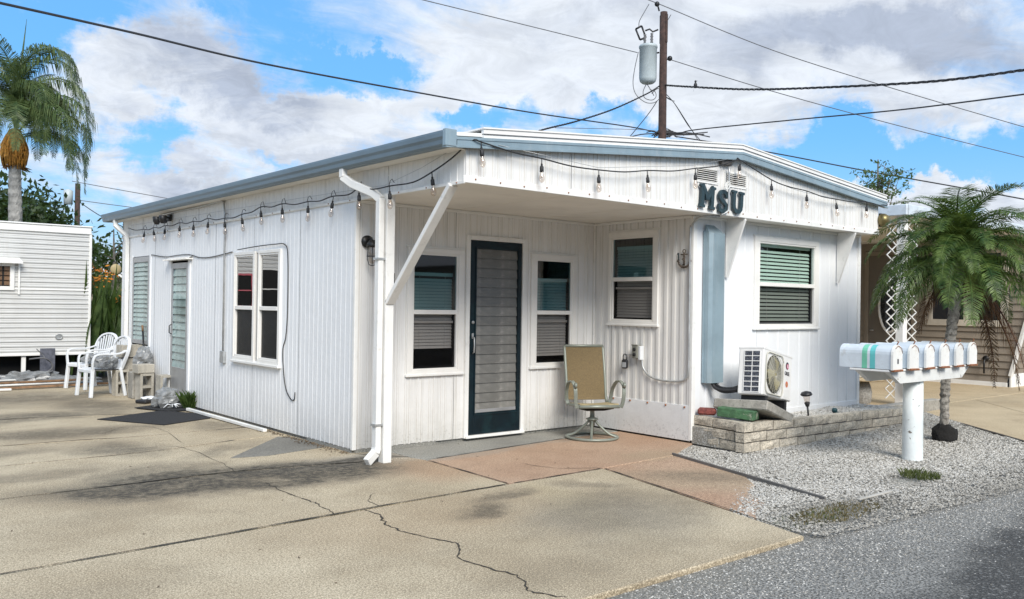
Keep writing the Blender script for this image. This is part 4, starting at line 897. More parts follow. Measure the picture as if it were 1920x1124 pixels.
MB().prism([(3.36, -1.54), (3.31, -2.26), (7.0, -2.19), (7.0, -1.54)], .0, .19).build('planter_soil', M['gravelbase'], pw)
pts = []
while len(pts) < 9000:
    x, y = rg.uniform(3.42, 7.0), rg.uniform(-2.18, -1.55)
    pts.append((x, y, .195+.03*noise.noise(Vector((x*2, y*2, 5)))+(.02 if x > 4.5 else 0), min(1, rg.betavariate(3, 1.3))))
stones('planter_gravel', pts, .009, .019, M['stones'], parent=pw, kind='stuff')
# white blocks / cap course behind right end
MB().box(6.98, 9.2, -1.66, -1.52, -.02, .16, .01).build('kerb_strip', M['padc'], kind='structure')
# ---- pad, prop blocks, AC unit
pad = MB(); pad.box(0, .68, 0, .63, -.105, 0, .012)
pad = pad.build('concrete_pad', M['padc']); pad.location = (3.60, -2.345, .535); pad.rotation_euler = (math.radians(-2.5), math.radians(17.5), math.radians(8)); tag(pad, 'tilted speckled concrete pad under the AC unit', 'slab')
gb = MB(); gb.box(-.2, .2, -.095, .095, 0, .10, .008); gb = gb.build('prop_block', mat('mossy_green_paint', (.055, .13, .06), .8, var=.3, vs=12, bump=.8, bs=50, dirt=((.33, .34, .27), 9, .58, .66, .8)))
gb.location = (3.50, -2.04, .325); gb.rotation_euler = (0, math.radians(3), math.radians(-74)); tag(gb, 'green painted concrete block wedged beneath the tilted pad', 'block')
rk = MB(); rk.box(-.10, .10, -.05, .05, 0, .075, .02); rk = rk.build('brick', mat('old_red_brick', (.20, .055, .045), .85, var=.4, vs=20, bump=1, bs=50)); rk.location = (3.47, -1.66, .32); rk.rotation_euler = (.05, .0, math.radians(-60)); tag(rk, 'broken red brick on the planter corner by the pipe cover', 'brick')
ac = thing('air_conditioner', 'white mini-split outdoor unit tilted on a concrete pad', 'air conditioner', (3.709, -2.20, .545), rot=(math.radians(-2.6), math.radians(10.1), math.radians(10)))
AW, AD, AH = .78, .29, .555
m = MB(); m.box(0, AW, 0, AD, 0.03, AH, .012); casing = m.build('casing', M['ac'], ac)
MB().box(-.004, AW+.004, -.004, AD+.004, AH-.03, AH+.002, .006).build('top_cover', M['ac'], casing)
for x in (.1, .62): MB().box(x, x+.05, -.0, AD+.0, -.03 if x < .3 else -.09, .03, .004).build('foot', M['dark'], ac)
# front: round-cornered fan opening
fx0, fx1, fz0, fz1 = .05, .51, .06, .51; cx, cz, rr_ = (fx0+fx1)/2, (fz0+fz1)/2, .205
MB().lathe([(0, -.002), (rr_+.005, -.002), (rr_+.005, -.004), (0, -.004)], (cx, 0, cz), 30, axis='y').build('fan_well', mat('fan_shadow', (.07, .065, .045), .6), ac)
fb = MB()
for k in range(3):
    a = k*2.094+.4; vs = []
    for i in range(7):
        t = i/6; r1 = .05+.14*t; vs += [(cx+r1*math.cos(a+t*.5), -.006, cz+r1*math.sin(a+t*.5)), (cx+r1*math.cos(a+.9+t*.5), -.014, cz+r1*math.sin(a+.9+t*.5))]
    fb.add(vs, [(2*i, 2*i+1, 2*i+3, 2*i+2) for i in range(6)])
fb.lathe([(0, -.018), (.045, -.016), (.05, -.004)], (cx, 0, cz), 16, axis='y'); fb.build('fan', M['fan'], ac)
gr = MB()
for i in range(11):
    rr2 = .03+i*.0175; gr.tube([(cx+rr2*math.cos(a*.2618), -.026, cz+rr2*math.sin(a*.2618)) for a in range(25)], .0019, 4, cap=False)
for k in range(20):
    a = k*math.pi/10; gr.tube([(cx+.02*math.cos(a), -.024, cz+.02*math.sin(a)), (cx+.225*math.cos(a), -.018, cz+.225*math.sin(a))], .0019, 4)
rim = []
for (qx, qz, a0) in ((fx1-.07, fz1-.07, 0), (fx0+.07, fz1-.07, 90), (fx0+.07, fz0+.07, 180), (fx1-.07, fz0+.07, 270)):
    for s_ in range(5): a = math.radians(a0+s_*22.5); rim.append((qx+.07*math.cos(a), -.012, qz+.07*math.sin(a)))
rim.append(rim[0]); gr.tube(rim, .006, 6); gr.build('fan_guard', M['acgrille'], ac)
# side louvre windows (condenser side)
sg = MB()
for r in range(8):
    for c in range(2): sg.box(-.0035, .001, .045+c*.092, .045+c*.092+.078, .065+r*.056, .065+r*.056+.043)
sg.build('side_grille', mat('condenser_dark', (.03, .034, .045), .5, speck=((.12, .13, .16), 90, .5, .6)), ac)
sf_ = MB()
for r in range(9): sf_.box(-.008, -.002, .04, .222, .056+r*.056, .064+r*.056, .001)
for y in (.038, .126, .217): sf_.box(-.009, -.002, y, y+.006, .056, .512, .001)
sf_.build('side_grille_frame', M['ac'], ac)
MB().box(.53, .74, -.010, -.001, .04, .07, .002).box(.555, .735, -.006, -.001, .07, .16, .002).build('service_cover', M['ac'], ac)
def text_mesh(body, size, m_, parent, name, loc, rot, bold=0):
    c = bpy.data.curves.new(name, 'FONT'); c.body = body; c.size = size; c.extrude = .0008; c.align_x = 'CENTER'; c.align_y = 'CENTER'; c.offset = bold
    o = bpy.data.objects.new(name+'_tmp', c); col_.objects.link(o); dg_ = bpy.context.evaluated_depsgraph_get()
    me = bpy.data.meshes.new_from_object(o.evaluated_get(dg_)); bpy.data.objects.remove(o); me.materials.clear(); me.materials.append(m_)
    k = newobj(name, me, parent); k.location = loc; k.rotation_euler = rot; return k
M['ink'] = mat('dark_ink', (.03, .03, .04), .6); M['pink'] = mat('pink_ink', (.62, .12, .22), .6); M['redink'] = mat('orange_red_ink', (.62, .14, .06), .6)
H90 = math.pi/2
text_mesh('GREE', .058, M['ink'], ac, 'lettering', (.643, -.0025, .335), (H90, 0, 0), .001)
lg = MB(); lg.lathe([(.022, -.003), (.042, -.003)], (.643, 0, .425), 24, axis='y'); lg.build('emblem_ring', M['ink'], ac, fix=False)
MB().lathe([(.0, -.0032), (.03, -.0032)], (.652, 0, .418), 20, axis='y').build('emblem_dot', M['pink'], ac, fix=False)
text_mesh('G', .045, M['plastic'], ac, 'lettering', (.652, -.0042, .418), (H90, 0, 0), .001)
MB().lathe([(.0, -.003), (.034, -.003)], (.643, 0, .215), 24, axis='y').build('round_sticker', M['redink'], ac, fix=False)
MB().lathe([(.0, -.0036), (.014, -.0036)], (.643, 0, .212), 16, axis='y').build('sticker_centre', M['fan'], ac, fix=False)
hs = thing('refrigerant_hoses', 'black insulated hoses curving from the pipe cover to the AC unit', 'hose', (0, 0, 0))
for k, (dx, dz, r) in enumerate(((0, 0, .020), (.05, .02, .017), (.02, -.02, .013))):
    MB().tube(smoothpath([(3.64+dx, YS-.06, .70), (3.64+dx, YS-.10, .615+dz*.6), (3.66+dx*.5, YS-.20, .585+dz), (3.70, -1.85, .60+dz), (3.76, -1.95, .645+dz*1.3)], 5), r, 8).build('hose', M['rubber'], hs)
# ---- solar stake light, small blue spotlight
st = thing('solar_light', 'black solar stake light leaning in planter gravel right of the AC', 'garden light', (4.93, -2.02, .19), rot=(.0, math.radians(-11), 0))
MB().tube([(0, 0, 0), (0, 0, .19)], .011).lathe([(.0, .17), (.02, .17), (.034, .215), (.02, .225), (0, .225)], (0, 0, 0), 12).build('stake', M['black_plastic'], st)
MB().lathe([(.028, .215), (.045, .31), (.04, .312)], (0, 0, 0), 12).build('lens', M['bulb'], st); MB().lathe([(.062, .305), (.07, .315), (.055, .34), (.02, .352), (0, .353)], (0, 0, 0), 18).lathe([(0, .306), (.062, .306)], (0, 0, 0), 18).build('cap', M['black_plastic'], st)
sp = thing('spot_light', 'small dark teal garden spotlight at the planter edge', 'garden light', (5.47, -2.06, .19))
MB().lathe([(0, 0), (.045, 0), (.05, .03), (.035, .07), (0, .075)], (0, 0, 0), 14).lathe([(0, .06), (.03, .065), (.034, .10), (.02, .115), (0, .115)], (-.02, .01, 0), 12).build('body', mat('teal_dark', (.015, .06, .07), .5), sp)
# ================================================================= swivel chair
ch = thing('swivel_chair', 'tan sling patio swivel chair with grey-green frame in the porch corner', 'chair', (2.70, -.65, 0), rz=math.radians(-27))
MB().tube([(.29*math.cos(i*math.pi/18), .29*math.sin(i*math.pi/18), .018) for i in range(37)], .017, 8, cap=False).build('base_ring', M['sage'], ch)
for k in range(4):
    a = math.radians(45+90*k+25); c, s_ = math.cos(a), math.sin(a)
    MB().tube(smoothpath([(.285*c, .285*s_, .02), (.19*c, .19*s_, .055), (.09*c, .09*s_, .14), (.035*c, .035*s_, .20)], 4), .014, 8).build('base_arm', M['sage'], ch)
MB().lathe([(0, .14), (.03, .14), (.032, .20), (.07, .215), (.07, .225), (.028, .24), (.026, .30), (.03, .33), (0, .33)], (0, 0, 0), 18).build('column', M['sage'], ch)
MB().box(-.11, .11, -.10, .12, .325, .35, .006).tube([(-.2, -.16, .36), (-.1, -.12, .335), (.1, -.12, .335), (.2, -.16, .36)], .012).tube([(-.2, .16, .37), (-.1, .12, .345), (.1, .12, .345), (.2, .16, .37)], .012).build('rocker_plate', M['dark'], ch)
fr = MB()
for s_ in (-1, 1):
    x = .235*s_
    fr.tube(smoothpath([(x, -.25, .385), (x, -.05, .385), (x, .14, .375), (x, .215, .44), (x, .27, .70), (x, .36, 1.03)], 5), .017, 8)
fr.tube([(-.235, .355, 1.03), (.235, .355, 1.03)], .016, 8).tube([(-.235, -.25, .385), (.235, -.25, .385)], .02, 8); fr.build('frame', M['sage'], ch)
for s_ in (-1, 1):
    x = .275*s_; ar = MB()
    P = smoothpath([(x*.93, -.24, .37), (x, -.25, .44), (x*1.02, -.26, .54), (x*1.03, -.235, .615), (x*1.03, -.14, .655), (x*1.03, 0, .635), (x, .10, .55), (x*.97, .14, .44), (x*.9, .13, .38)], 5)
    for a, b in zip(P, P[1:]): ar.bar(a, b+(b-a)*.12, .042, .016, up=(1, 0, 0) if False else (0, 1, .3), bev=.003)
    ar.tube([(x*1.03, -.262, .60), (x*1.03, -.275, .625), (x*1.03, -.26, .645)], .018, 8); ar.build('armrest', M['sage'], ch)
def sheet(name, prof, x0, x1, mt, parent, th=.006, n=10, sag=.0):
    vs, fs = [], []; P = smoothpath(prof, 4); m_ = len(P)
    for side in (0, 1):
        for i, p in enumerate(P):
            d = (P[min(i+1, m_-1)]-P[max(i-1, 0)]).normalized(); nn = Vector((0, -d.z, d.y))
            for j in range(n+1):
                t = j/n; s0 = -sag*math.sin(math.pi*t); q = p+nn*(s0+(th if side else 0)); vs.append((x0+(x1-x0)*t, q.y, q.z))
    K = m_*(n+1)
    for side in (0, 1):
        for i in range(m_-1):
            for j in range(n): k = side*K+i*(n+1)+j; fs.append((k, k+1, k+n+2, k+n+1))
    for i in range(m_-1):
        for j in (0, n): k = i*(n+1)+j; fs.append((k, k+n+1, k+n+1+K, k+K))
    for j in range(n):
        for i in (0, m_-1): k = i*(n+1)+j; fs.append((k, k+1, k+1+K, k+K))
    return MB().add(vs, fs).build(name, mt, parent)
sheet('seat_sling', [(0, -.255, .405), (0, -.22, .41), (0, -.05, .395), (0, .14, .385)], -.225, .225, M['cream'], ch, sag=.012)
sheet('back_sling', [(0, .20, .42), (0, .22, .47), (0, .265, .70), (0, .352, 1.035)], -.225, .225, M['sling'], ch, th=-.006, sag=.008)
# ================================================================= mailboxes on one post
rdir = Vector((1, .0, 0)).normalized(); mang = math.atan2(rdir.y, rdir.x)
MBX = Vector((4.396, -3.50, 0))
ps = thing('mailbox_post', 'thick round white peeling post carrying the mailbox row', 'post', MBX, rz=mang)
MB().lathe([(0, -.06), (.099, -.06), (.099, .0), (.097, .4), (.095, .80), (0, .80)], (0, 0, 0), 24).build('post', mat('peeling_white', (.76, .80, .79), .55, var=.06, bump=.4, bs=20, dirt=((.10, .07, .045), 6, .60, .63, .95), streak=((.62, .72, .70), .5)), ps)
MB().prism([(-.74, .915), (1.02, .915), (.84, .80), (-.52, .80)], -.12, -.075, 'xz').build('beam', mat('peeling_board', (.72, .72, .69), .6, var=.08, bump=.5, bs=15, dirt=((.2, .17, .13), 9, .60, .68, .7)), ps)
MB().prism([(-.74, .915), (1.02, .915), (.84, .80), (-.52, .80)], .18, .225, 'xz').build('beam', M['trim'], ps)
MB().box(-.76, 1.10, -.13, .27, .916, .936, .004).build('shelf_board', M['trim'], ps)
def boxprof(w2, h, r, n=8): r *= 1; return [(-w2, 0)]+[(-r*math.cos(math.pi*i/n), h-r+r*math.sin(math.pi*i/n)) for i in range(n+1)]+[(w2, 0)]
lab = ['first mailbox of the row, long side with green and teal stripes', 'second mailbox of the row, next to the striped one', 'third mailbox of the row, plain white door with small dark spot', 'fourth mailbox of the row, yellow stained door', 'fifth mailbox of the row, second from the right end', 'last mailbox at the right end of the row']
mb6 = []
for k in range(6):
    t = thing('mailbox', lab[k], 'mailbox', Vector((3.72+k*.335, -3.425, .942)), rz=mang, group='white mailboxes in a row on one post'); t.rotation_euler = (0, math.radians((0, 1, -.8, .6, -1, .5)[k]), math.radians((0, -1.5, 1, -.5, 1.5, -1)[k]))
    pf = boxprof(.083, .225, .083, 10); n = len(pf)
    vs = [(x, -.22, z) for x, z in pf]+[(x, .30, z) for x, z in pf]
    fs = [(i, i+1, i+n+1, i+n) for i in range(n-1)]+[tuple(range(n, 2*n)), (0, n, 2*n-1, n-1)]
    m = MB(); m.add(vs, fs, False); m.build('body', M['mailbox'], t)
    pd = boxprof(.092, .238, .092, 10); dd = MB(); dd.prism(pd, -.245, -.222, 'xz'); dd.build('door', M['mailwhite'], t).location = (0, 0, -.004)
    MB().box(-.085, .085, -.26, -.222, -.02, .0, .003).build('door_hinge', M['rust'], t)
    MB().tube([(0, -.235, .232), (0, -.25, .262), (.01, -.235, .268)], .0055, 6).build('latch', M['rust'], t)
    MB().box(.0845, .088, -.10, -.085, .08, .20, .001).build('flag', M['rust'] if k % 2 else M['mailwhite'], t)
    fl_ = MB(); fl_.tube([(.093, -.245, .15), (.06, -.252, .20), (0, -.250, .225), (-.055, -.252, .20)], .0028, 5); fl_.build('wire_loop', M['rust'], t)
    if k == 0:
        for (y0, mt_) in ((.015, 'green_tape'), (-.065, 'teal_tape')):
            q = boxprof(.0845, .2265, .0845, 10); n = len(q); v2 = [(x, y0, z) for x, z in q]+[(x, y0+.052, z) for x, z in q]
            MB().add(v2, [(i, i+1, i+n+1, i+n) for i in range(n-1)]).build('stripe', M[mt_], t, fix=False)
        MB().box(-.012, .016, -.2475, -.2455, .055, .10).build('number_plate', M['cable_grey'], t)
# ================================================================= trailer at the left
TY = 9.69
tr = thing('camper_trailer', 'old white ribbed metal trailer standing behind the driveway at left', 'trailer', (0, 0, 0))
def ribbed(name, x0, x1, z0, z1, pitch, y, parent, mt, slant=0):
    vs, fs = [], []; z = z0; i = 0; prof = []
    while z < z1-1e-4:
        for dz, dy in ((0, 0), (.30, .004), (.5, -.012), (.72, -.012), (.9, .004)):
            if z+dz*pitch < z1: prof.append((z+dz*pitch, dy))
        z += pitch
    prof.append((z1, 0))
    for z, dy in prof: vs += [(x0, y+dy, z), (x1+slant*(z-z0), y+dy, z)]
    fs = [(2*i, 2*i+1, 2*i+3, 2*i+2) for i in range(len(prof)-1)]
    return MB().add(vs, fs).build(name, mt, parent, fix=False)
ribbed('side_panel', -9, -.045, .50, 1.635, .085, TY, tr, M['trailer']); ribbed('side_panel', -9, -.045, 1.65, 2.68, .085, TY, tr, M['trailer'])
MB().box(-9, -.04, TY-.016, TY+.01, 1.632, 1.655, .004).build('seam_strip', M['trim'], tr)
MB().box(-9, -.02, TY-.03, TY+.02, 2.675, 2.80, .006).build('roof_band', M['trim'], tr); MB().box(-9, .0, TY-.05, TY+2.5, 2.80, 2.825, .006).build('roof', M['roof'], tr)
MB().box(-.05, -.005, TY-.02, TY+.03, .47, 2.70, .006).build('corner_trim', M['trim'], tr)
MB().box(-9, -.03, TY-.02, TY+.01, .465, .505, .004).build('bottom_rail', M['trim'], tr)
MB().box(-9, -.02, TY+.02, TY+2.4, .48, 2.80).build('body_shell', M['trailer'], tr)
MB().box(-9, -.1, TY+.35, TY+2.3, -.06, .48).build('dark_fill', M['under'], tr)  # black block stands in for the shade below the trailer body
for x, w_ in ((-1.12, .07), (-2.4, .07)): MB().box(x, x+w_, TY+.02, TY+.07, -.05, .47, .004).build('support_leg', M['trim'], tr)
scr = MB()
wd = MB(); wd.box(-2.2, -1.26, TY-.03, TY, 2.04, 2.10, .004).box(-1.33, -1.26, TY-.03, TY, 1.62, 2.04, .004).box(-2.2, -1.33, TY-.03, TY, 1.62, 1.69, .004); wd = wd.build('window', M['trim'], tr)
MB().box(-2.2, -1.33, TY-.012, TY-.006, 1.69, 2.04).build('glass_pane', mat('amber_curtain', (.20, .12, .07), .3, var=.3, vs=5), wd)
MB().box(-1.45, -1.42, TY-.016, TY-.01, 1.69, 2.04).build('curtain_edge', M['under'], wd)
aw = MB(); aw.add([(-2.3, TY-.0, 2.19), (-1.18, TY, 2.19), (-1.16, TY-.18, 2.12), (-2.3, TY-.18, 2.12), (-2.3, TY-.0, 2.17), (-1.18, TY, 2.17), (-1.16, TY-.18, 2.09), (-2.3, TY-.18, 2.09)], [(0, 1, 2, 3), (7, 6, 5, 4), (0, 4, 5, 1), (1, 5, 6, 2), (2, 6, 7, 3)]); aw.build('awning', M['trim'], tr)
MB().bar((-1.19, TY-.02, 2.14), (-1.19, TY-.02, 1.55), .03, .03).build('awning_arm', M['trim'], tr)
MB().tube([(-.535+.055*math.cos(i*math.pi/8), TY-.02, .80+.045*math.sin(i*math.pi/8)) for i in range(17)], .010, 6).lathe([(0, -.018), (.04, -.018)], (-.535, TY, .80), 12, axis='y').build('port_cover', M['steel'], tr)
# things lying in front of the trailer
dp_ = MB(); dp_.box(-.86, -.62, TY-.16, TY-.13, .02, .60, .004); dp_.box(-.80, -.68, TY-.17, TY-.16, .1, .3)
o = dp_.build('scrap_panel', mat('grey_scrap', (.10, .105, .13), .6, var=.3, vs=20)); tag(o, 'grey scrap metal panel leaning against the trailer', 'panel')
cb_ = MB(); cb_.tube(smoothpath([(-1.05, TY-.25, .42), (-.85, TY-.35, .44), (-.72, TY-.3, .36), (-.70, TY-.3, .25), (-.80, TY-.3, .16), (-.72, TY-.3, .05)], 4), .013); cb_.tube(smoothpath([(-.95, TY-.3, .60), (-.85, TY-.25, .5), (-.8, TY-.3, .42), (-.68, TY-.3, .30), (-.74, TY-.3, .1)], 4), .008)
tag(cb_.build('cable', M['cable_grey']), 'loose bent pale cable hanging in front of the scrap panel', 'cable')
rp = random.Random(8)
for i in range(9):
    y = 8.35+i*.13; x0 = -4.2+rp.uniform(-.5, .5); x1 = -.25+rp.uniform(-.5, .35); z = .02+.03*(i % 3)
    col_p = ['wood', 'pvc', 'wood', 'steel', 'wood', 'pvc', 'wood', 'rust', 'steel'][i]
    nm = {'wood': 'plank', 'pvc': 'pvc_pipe', 'steel': 'metal_pipe', 'rust': 'metal_pipe'}[col_p]
    m = MB(); a, b = (x0, y+rp.uniform(-.08, .08), z), (x1, y+rp.uniform(-.08, .08), z+.02)
    if col_p == 'wood': m.bar(a, b, .09, .03, bev=.003)
    else: m.tube([a, b], .018, 8)
    o = m.build(nm, M[col_p])
    tag(o, ['nearest weathered board of the scrap pile along the trailer', 'nearer white plastic pipe of the scrap pile, behind the first board', 'second weathered board of the scrap pile, between plastic pipe and metal pipe', 'nearer galvanised pipe in the middle of the scrap pile', 'third weathered board, in the middle of the scrap pile', 'farther white plastic pipe of the scrap pile, near the trailer', 'farthest weathered board of the scrap pile, nearly under the trailer', 'rusty pipe near the back of the scrap pile along the trailer', 'farthest galvanised pipe of the scrap pile, closest to the trailer'][i], nm.replace('_', ' '), 'scrap lumber and pipes along the trailer')
ws_ = MB().bar((-2.6, 8.25, .03), (-1.55, 8.12, .03), .05, .03, bev=.003).build('white_board', M['trim']); tag(ws_, 'short white board at the left edge in front of the scrap pile', 'board')
def crumple(name, c, r, sq, mt, label, cat, seed=1, amp=.28, flat=True):
    m = MB(); m.sphere((0, 0, 0), r, 28, 18, sq); vs = []
    for (x, y, z) in m.v:
        v = Vector((x, y, z)); d = 1+amp*(noise.noise(v*(2.2/r)+Vector((seed, 0, 0))))+amp*.55*abs(noise.noise(v*(6/r)+Vector((0, seed, 0)))); v *= d
        if flat and v.z < -r*sq[2]*.72: v.z = -r*sq[2]*.72
        vs.append(tuple(v))
    m.v = vs; m.sm = [False]*len(m.f); o = m.build(name, mt); o.location = Vector(c)+Vector((0, 0, r*sq[2]*.72 if flat else 0)); return tag(o, label, cat)
crumple('tarp_bundle', (-1.15, 9.2, .02), .28, (1.7, .6, .40), M['bag'], 'crumpled grey plastic sheeting on the scrap pile below the trailer', 'tarp', 3, .7)
crumple('tarp_bundle', (-.55, 9.1, .02), .2, (2.0, .6, .30), M['bag'], 'low folded strip of plastic sheeting right of the bigger bundle', 'tarp', 5, .7)
# ================================================================= white plastic chairs
def plastic_chair(loc, rz, label):
    t = thing('plastic_chair', label, 'chair', loc, rz, 'white plastic armchairs by the trailer')
    # local front = -Y
    for sx in (-1, 1):
        m = MB(); m.bar((sx*.235, -.225, .43), (sx*.26, -.255, 0), .055, .05, bev=.008); m.build('leg', M['plastic'], t)
        m = MB(); m.bar((sx*.215, .20, .43), (sx*.245, .27, 0), .055, .045, bev=.008); m.build('leg', M['plastic'], t)
        m = MB(); P = smoothpath([(sx*.245, -.235, .41), (sx*.265, -.235, .55), (sx*.275, -.20, .635), (sx*.28, -.08, .655), (sx*.28, .08, .65), (sx*.27, .20, .67), (sx*.235, .27, .70)], 4)
        for a, b in zip(P, P[1:]): m.bar(a, b+(b-a)*.15, .05, .022, up=(0, 1, 0) if abs((b-a).normalized().z) > .7 else (0, 0, 1), bev=.004)
        m.build('armrest', M['plastic'], t)
    s_ = MB(); n = 8; vs, fs = [], []
    for j in range(n+1):
        for i in range(n+1):
            u, v = i/n*2-1, j/n; vs.append((u*.235*(1-.08*v), -.25+.48*v, .435-.025*math.sin(math.pi*v)*(1-u*u)-.02*v+(-.03 if j == 0 else 0)))
    fs = [(j*(n+1)+i, j*(n+1)+i+1, (j+1)*(n+1)+i+1, (j+1)*(n+1)+i) for j in range(n) for i in range(n)]
    s_.add(vs, fs, True); k = len(vs); s_.add([(x, y, z-.02) for x, y, z in vs], fs, True); s_.box(-.235, .235, -.255, -.235, .37, .415, .004).build('seat', M['plastic'], t)
    # fan-shaped back: rim plus ribs
    def bp(a, r): return Vector((r*.26*math.sin(a), .235+.10*(r*math.cos(a)*.5+.5)*1.15, .40+.50*(.02+r*(.5+.5*math.cos(a)))))
    m = MB(); P = [(-.20, .225, .42), (-.235, .25, .52), (-.265, .275, .62), (-.27, .30, .71), (-.24, .325, .80), (-.17, .345, .87), (-.08, .355, .90), (0, .358, .91), (.08, .355, .90), (.17, .345, .87), (.24, .325, .80), (.27, .30, .71), (.265, .275, .62), (.235, .25, .52), (.20, .225, .42)]
    P = smoothpath(P, 3)
    for a, b in zip(P, P[1:]): m.bar(a, b+(b-a)*.1, .028, .05, up=(0, -1, 0), bev=.004)
    m.build('back_rim', M['plastic'], t)
    m = MB()
    for i in range(9):
        f = (i-4)/4; top = Vector((f*.235, .352-.03*abs(f), .89-.13*f*f)); bot = Vector((f*.10, .232, .43)); mid = (top+bot)/2+Vector((f*.05, .012, 0))
        Q = smoothpath([bot, mid, top], 3)
        for a, b in zip(Q, Q[1:]): m.bar(a, b+(b-a)*.05, .034, .006, up=(0, -1, 0))
    m.build('back_slats', M['plastic'], t)
    m = MB(); m.box(-.20, .20, .215, .24, .385, .56, .004); m.build('back_base', M['plastic'], t)
    return t
plastic_chair((-.58, 6.74, 0), math.radians(-82), 'white plastic armchair nearer the cinder blocks, a grey bag on its seat')
plastic_chair((-.42, 8.02, 0), math.radians(-70), 'white plastic armchair with fan back, farther of the two by the trailer')
crumple('seat_bag', (-.50, 6.78, .43), .13, (1.3, 1.2, .85), M['bag'], 'grey bag lying on the seat of the nearer white chair', 'bag', 7, .4)
crumple('seat_bag', (-.38, 8.02, .43), .12, (1.3, 1.1, .7), M['bag'], 'grey bag on the seat of the farther white chair', 'bag', 9, .4)
# ---- cinder blocks
def cinder(loc, rot, label, solid=False):
    t = MB()
    if solid: t.box(-.2, .2, -.1, .1, 0, .10, .008)
    else:
        for x0, x1 in ((-.2, -.165), (-.0175, .0175), (.165, .2)): t.box(x0, x1, -.065, .065, 0, .19)
        t.box(-.2, .2, -.1, -.064, 0, .19, .004).box(-.2, .2, .064, .1, 0, .19, .004)
    o = t.build('cinder_block', M['cmu']); o.location = loc; o.rotation_euler = rot; return tag(o, label, 'cinder block', 'cinder blocks by the side door')
R90 = math.pi/2
# upright blocks show their two holes to the street side (-Y)
def upright(x, y, z, rz, label): return cinder((x, y, z+.2), (R90, R90, rz), label)
upright(-.23, 5.90, 0, .12, 'cinder block on end under the solid cap, beside the white chairs')
cinder((-.24, 5.80, .402), (0, 0, .12+R90*0), 'solid concrete cap block on top of the upright block by the chairs', True).scale = (.62, 1.05, 1.35)
upright(.03-.10, 5.46, 0, .05, 'cinder block standing on end nearest the side door')
cinder((-.14, 6.75, 0), (0, 0, .1), 'bottom cinder block of the rear pile under the far window'); cinder((-.15, 6.76, .195), (0, 0, 0), 'second cinder block of the rear pile under the far window'); upright(-.33, 6.72, .0, .05, 'cinder block on end at the left of the rear pile'); cinder((-.14, 6.72, .59), (R90*0, 0, .15), 'top cinder block of the rear pile, below the far window')
cinder((-.12, 6.74, .39), (0, 0, -.1), 'third cinder block of the rear pile, under the topmost')
bm_ = MB(); bm_.tube([(-.03, 6.32, .03), (-.045, 6.50, 1.0)], .014); o = bm_.build('broom_handle', M['dark']); tag(o, 'black broom stick with tan tip leaning on the wall by the far window', 'broom')
MB().tube([(-.045, 6.50, 1.0), (-.047, 6.52, 1.09)], .016).build('tip', M['wood'], o)
crumple('plastic_sack', (-.16, 6.1, .42), .17, (.8, .9, 1.15), M['bag'], 'grey plastic sack propped up between cinder blocks and wall', 'bag', 11, .3)
MB_ = MB().box(-.16, .16, -.12, .12, 0, .40, .01); o = MB_.build('bucket_box', M['padc']); o.location = (-.17, 6.12, 0); tag(o, 'low grey box under the plastic sack beside the broom', 'box')
crumple('trash_bag', (-.26, 4.62, .0), .19, (1.05, .9, .85), M['bag'], 'knotted translucent grey trash bag on the black mat', 'bag', 13, .3)
kn = MB(); rk_ = random.Random(2)
for i in range(8): a = rk_.uniform(-1.6, 1.6)-1.57; kn.tube([(-.28, 4.42, .06), (-.28+.06*math.cos(a), 4.42+.05*math.sin(a), .08), (-.28+.12*math.cos(a), 4.42+.10*math.sin(a), .03+rk_.random()*.05)], [.009, .007, .004], 5)
tag(kn.build('bag_knot', M['plastic']), 'white torn ties at the front of the trash bag', 'bag ties')
bt = MB(); bt.box(-.14, .14, -.10, .10, 0, .05, .015); o = bt.build('black_tray', M['black_plastic']); o.location = (-.30, 5.40, .004); o.rotation_euler = (0, 0, .5); tag(o, 'small black tray on the concrete between the cinder blocks', 'tray')
crumple('paper_rag', (-.27, 5.43, .05), .08, (1.2, 1, .3), M['plastic'], 'white rag in the small black tray', 'rag', 15, .4)
# ---- mats, pipe, weed
m = MB(); q = [(-1.36, 3.90), (-.86, 2.96), (-.19, 3.26), (-.10, 3.6), (-.42, 4.35)]
o = m.prism(q, .002, .012, 'xy').build('door_mat', M['mat_black']); tag(o, 'larger black rubber mat lying on the driveway', 'mat')
o = MB().prism([(-.66, 4.78), (-.44, 4.22), (.0, 4.05), (-.03, 4.72), (-.35, 4.95)], .012, .020, 'xy').build('door_mat', M['mat_black']); tag(o, 'smaller black mat under the trash bag at the side door', 'mat')
pv = MB(); pv.bar((-.18, 4.10, .035), (-.11, 1.80, .02), .045, .035, bev=.004); o = pv.build('gutter_scrap', M['pvc']); tag(o, 'long white plastic strip lying along the foot of the side wall', 'strip')
lt = random.Random(3)
M['leaflitter'] = mat('dry_leaves', (.12, .085, .05), .9, var=.5, vs=30)
m = MB()
for i in range(420):
    y = lt.uniform(.0, 4.3); x = -.03-abs(lt.gauss(0, .05)); a = lt.uniform(0, 6.28); s_ = lt.uniform(.008, .022)
    m.add([(x+s_*math.cos(a), y+s_*math.sin(a), .008+lt.random()*.012), (x-s_*math.sin(a)*.5, y+s_*math.cos(a)*.5, .006), (x-s_*math.cos(a), y-s_*math.sin(a), .010), (x+s_*math.sin(a)*.5, y-s_*math.cos(a)*.5, .005)], [(0, 1, 2, 3)])
m.build('leaf_litter', M['leaflitter'], fix=False, kind='stuff')
m = MB()
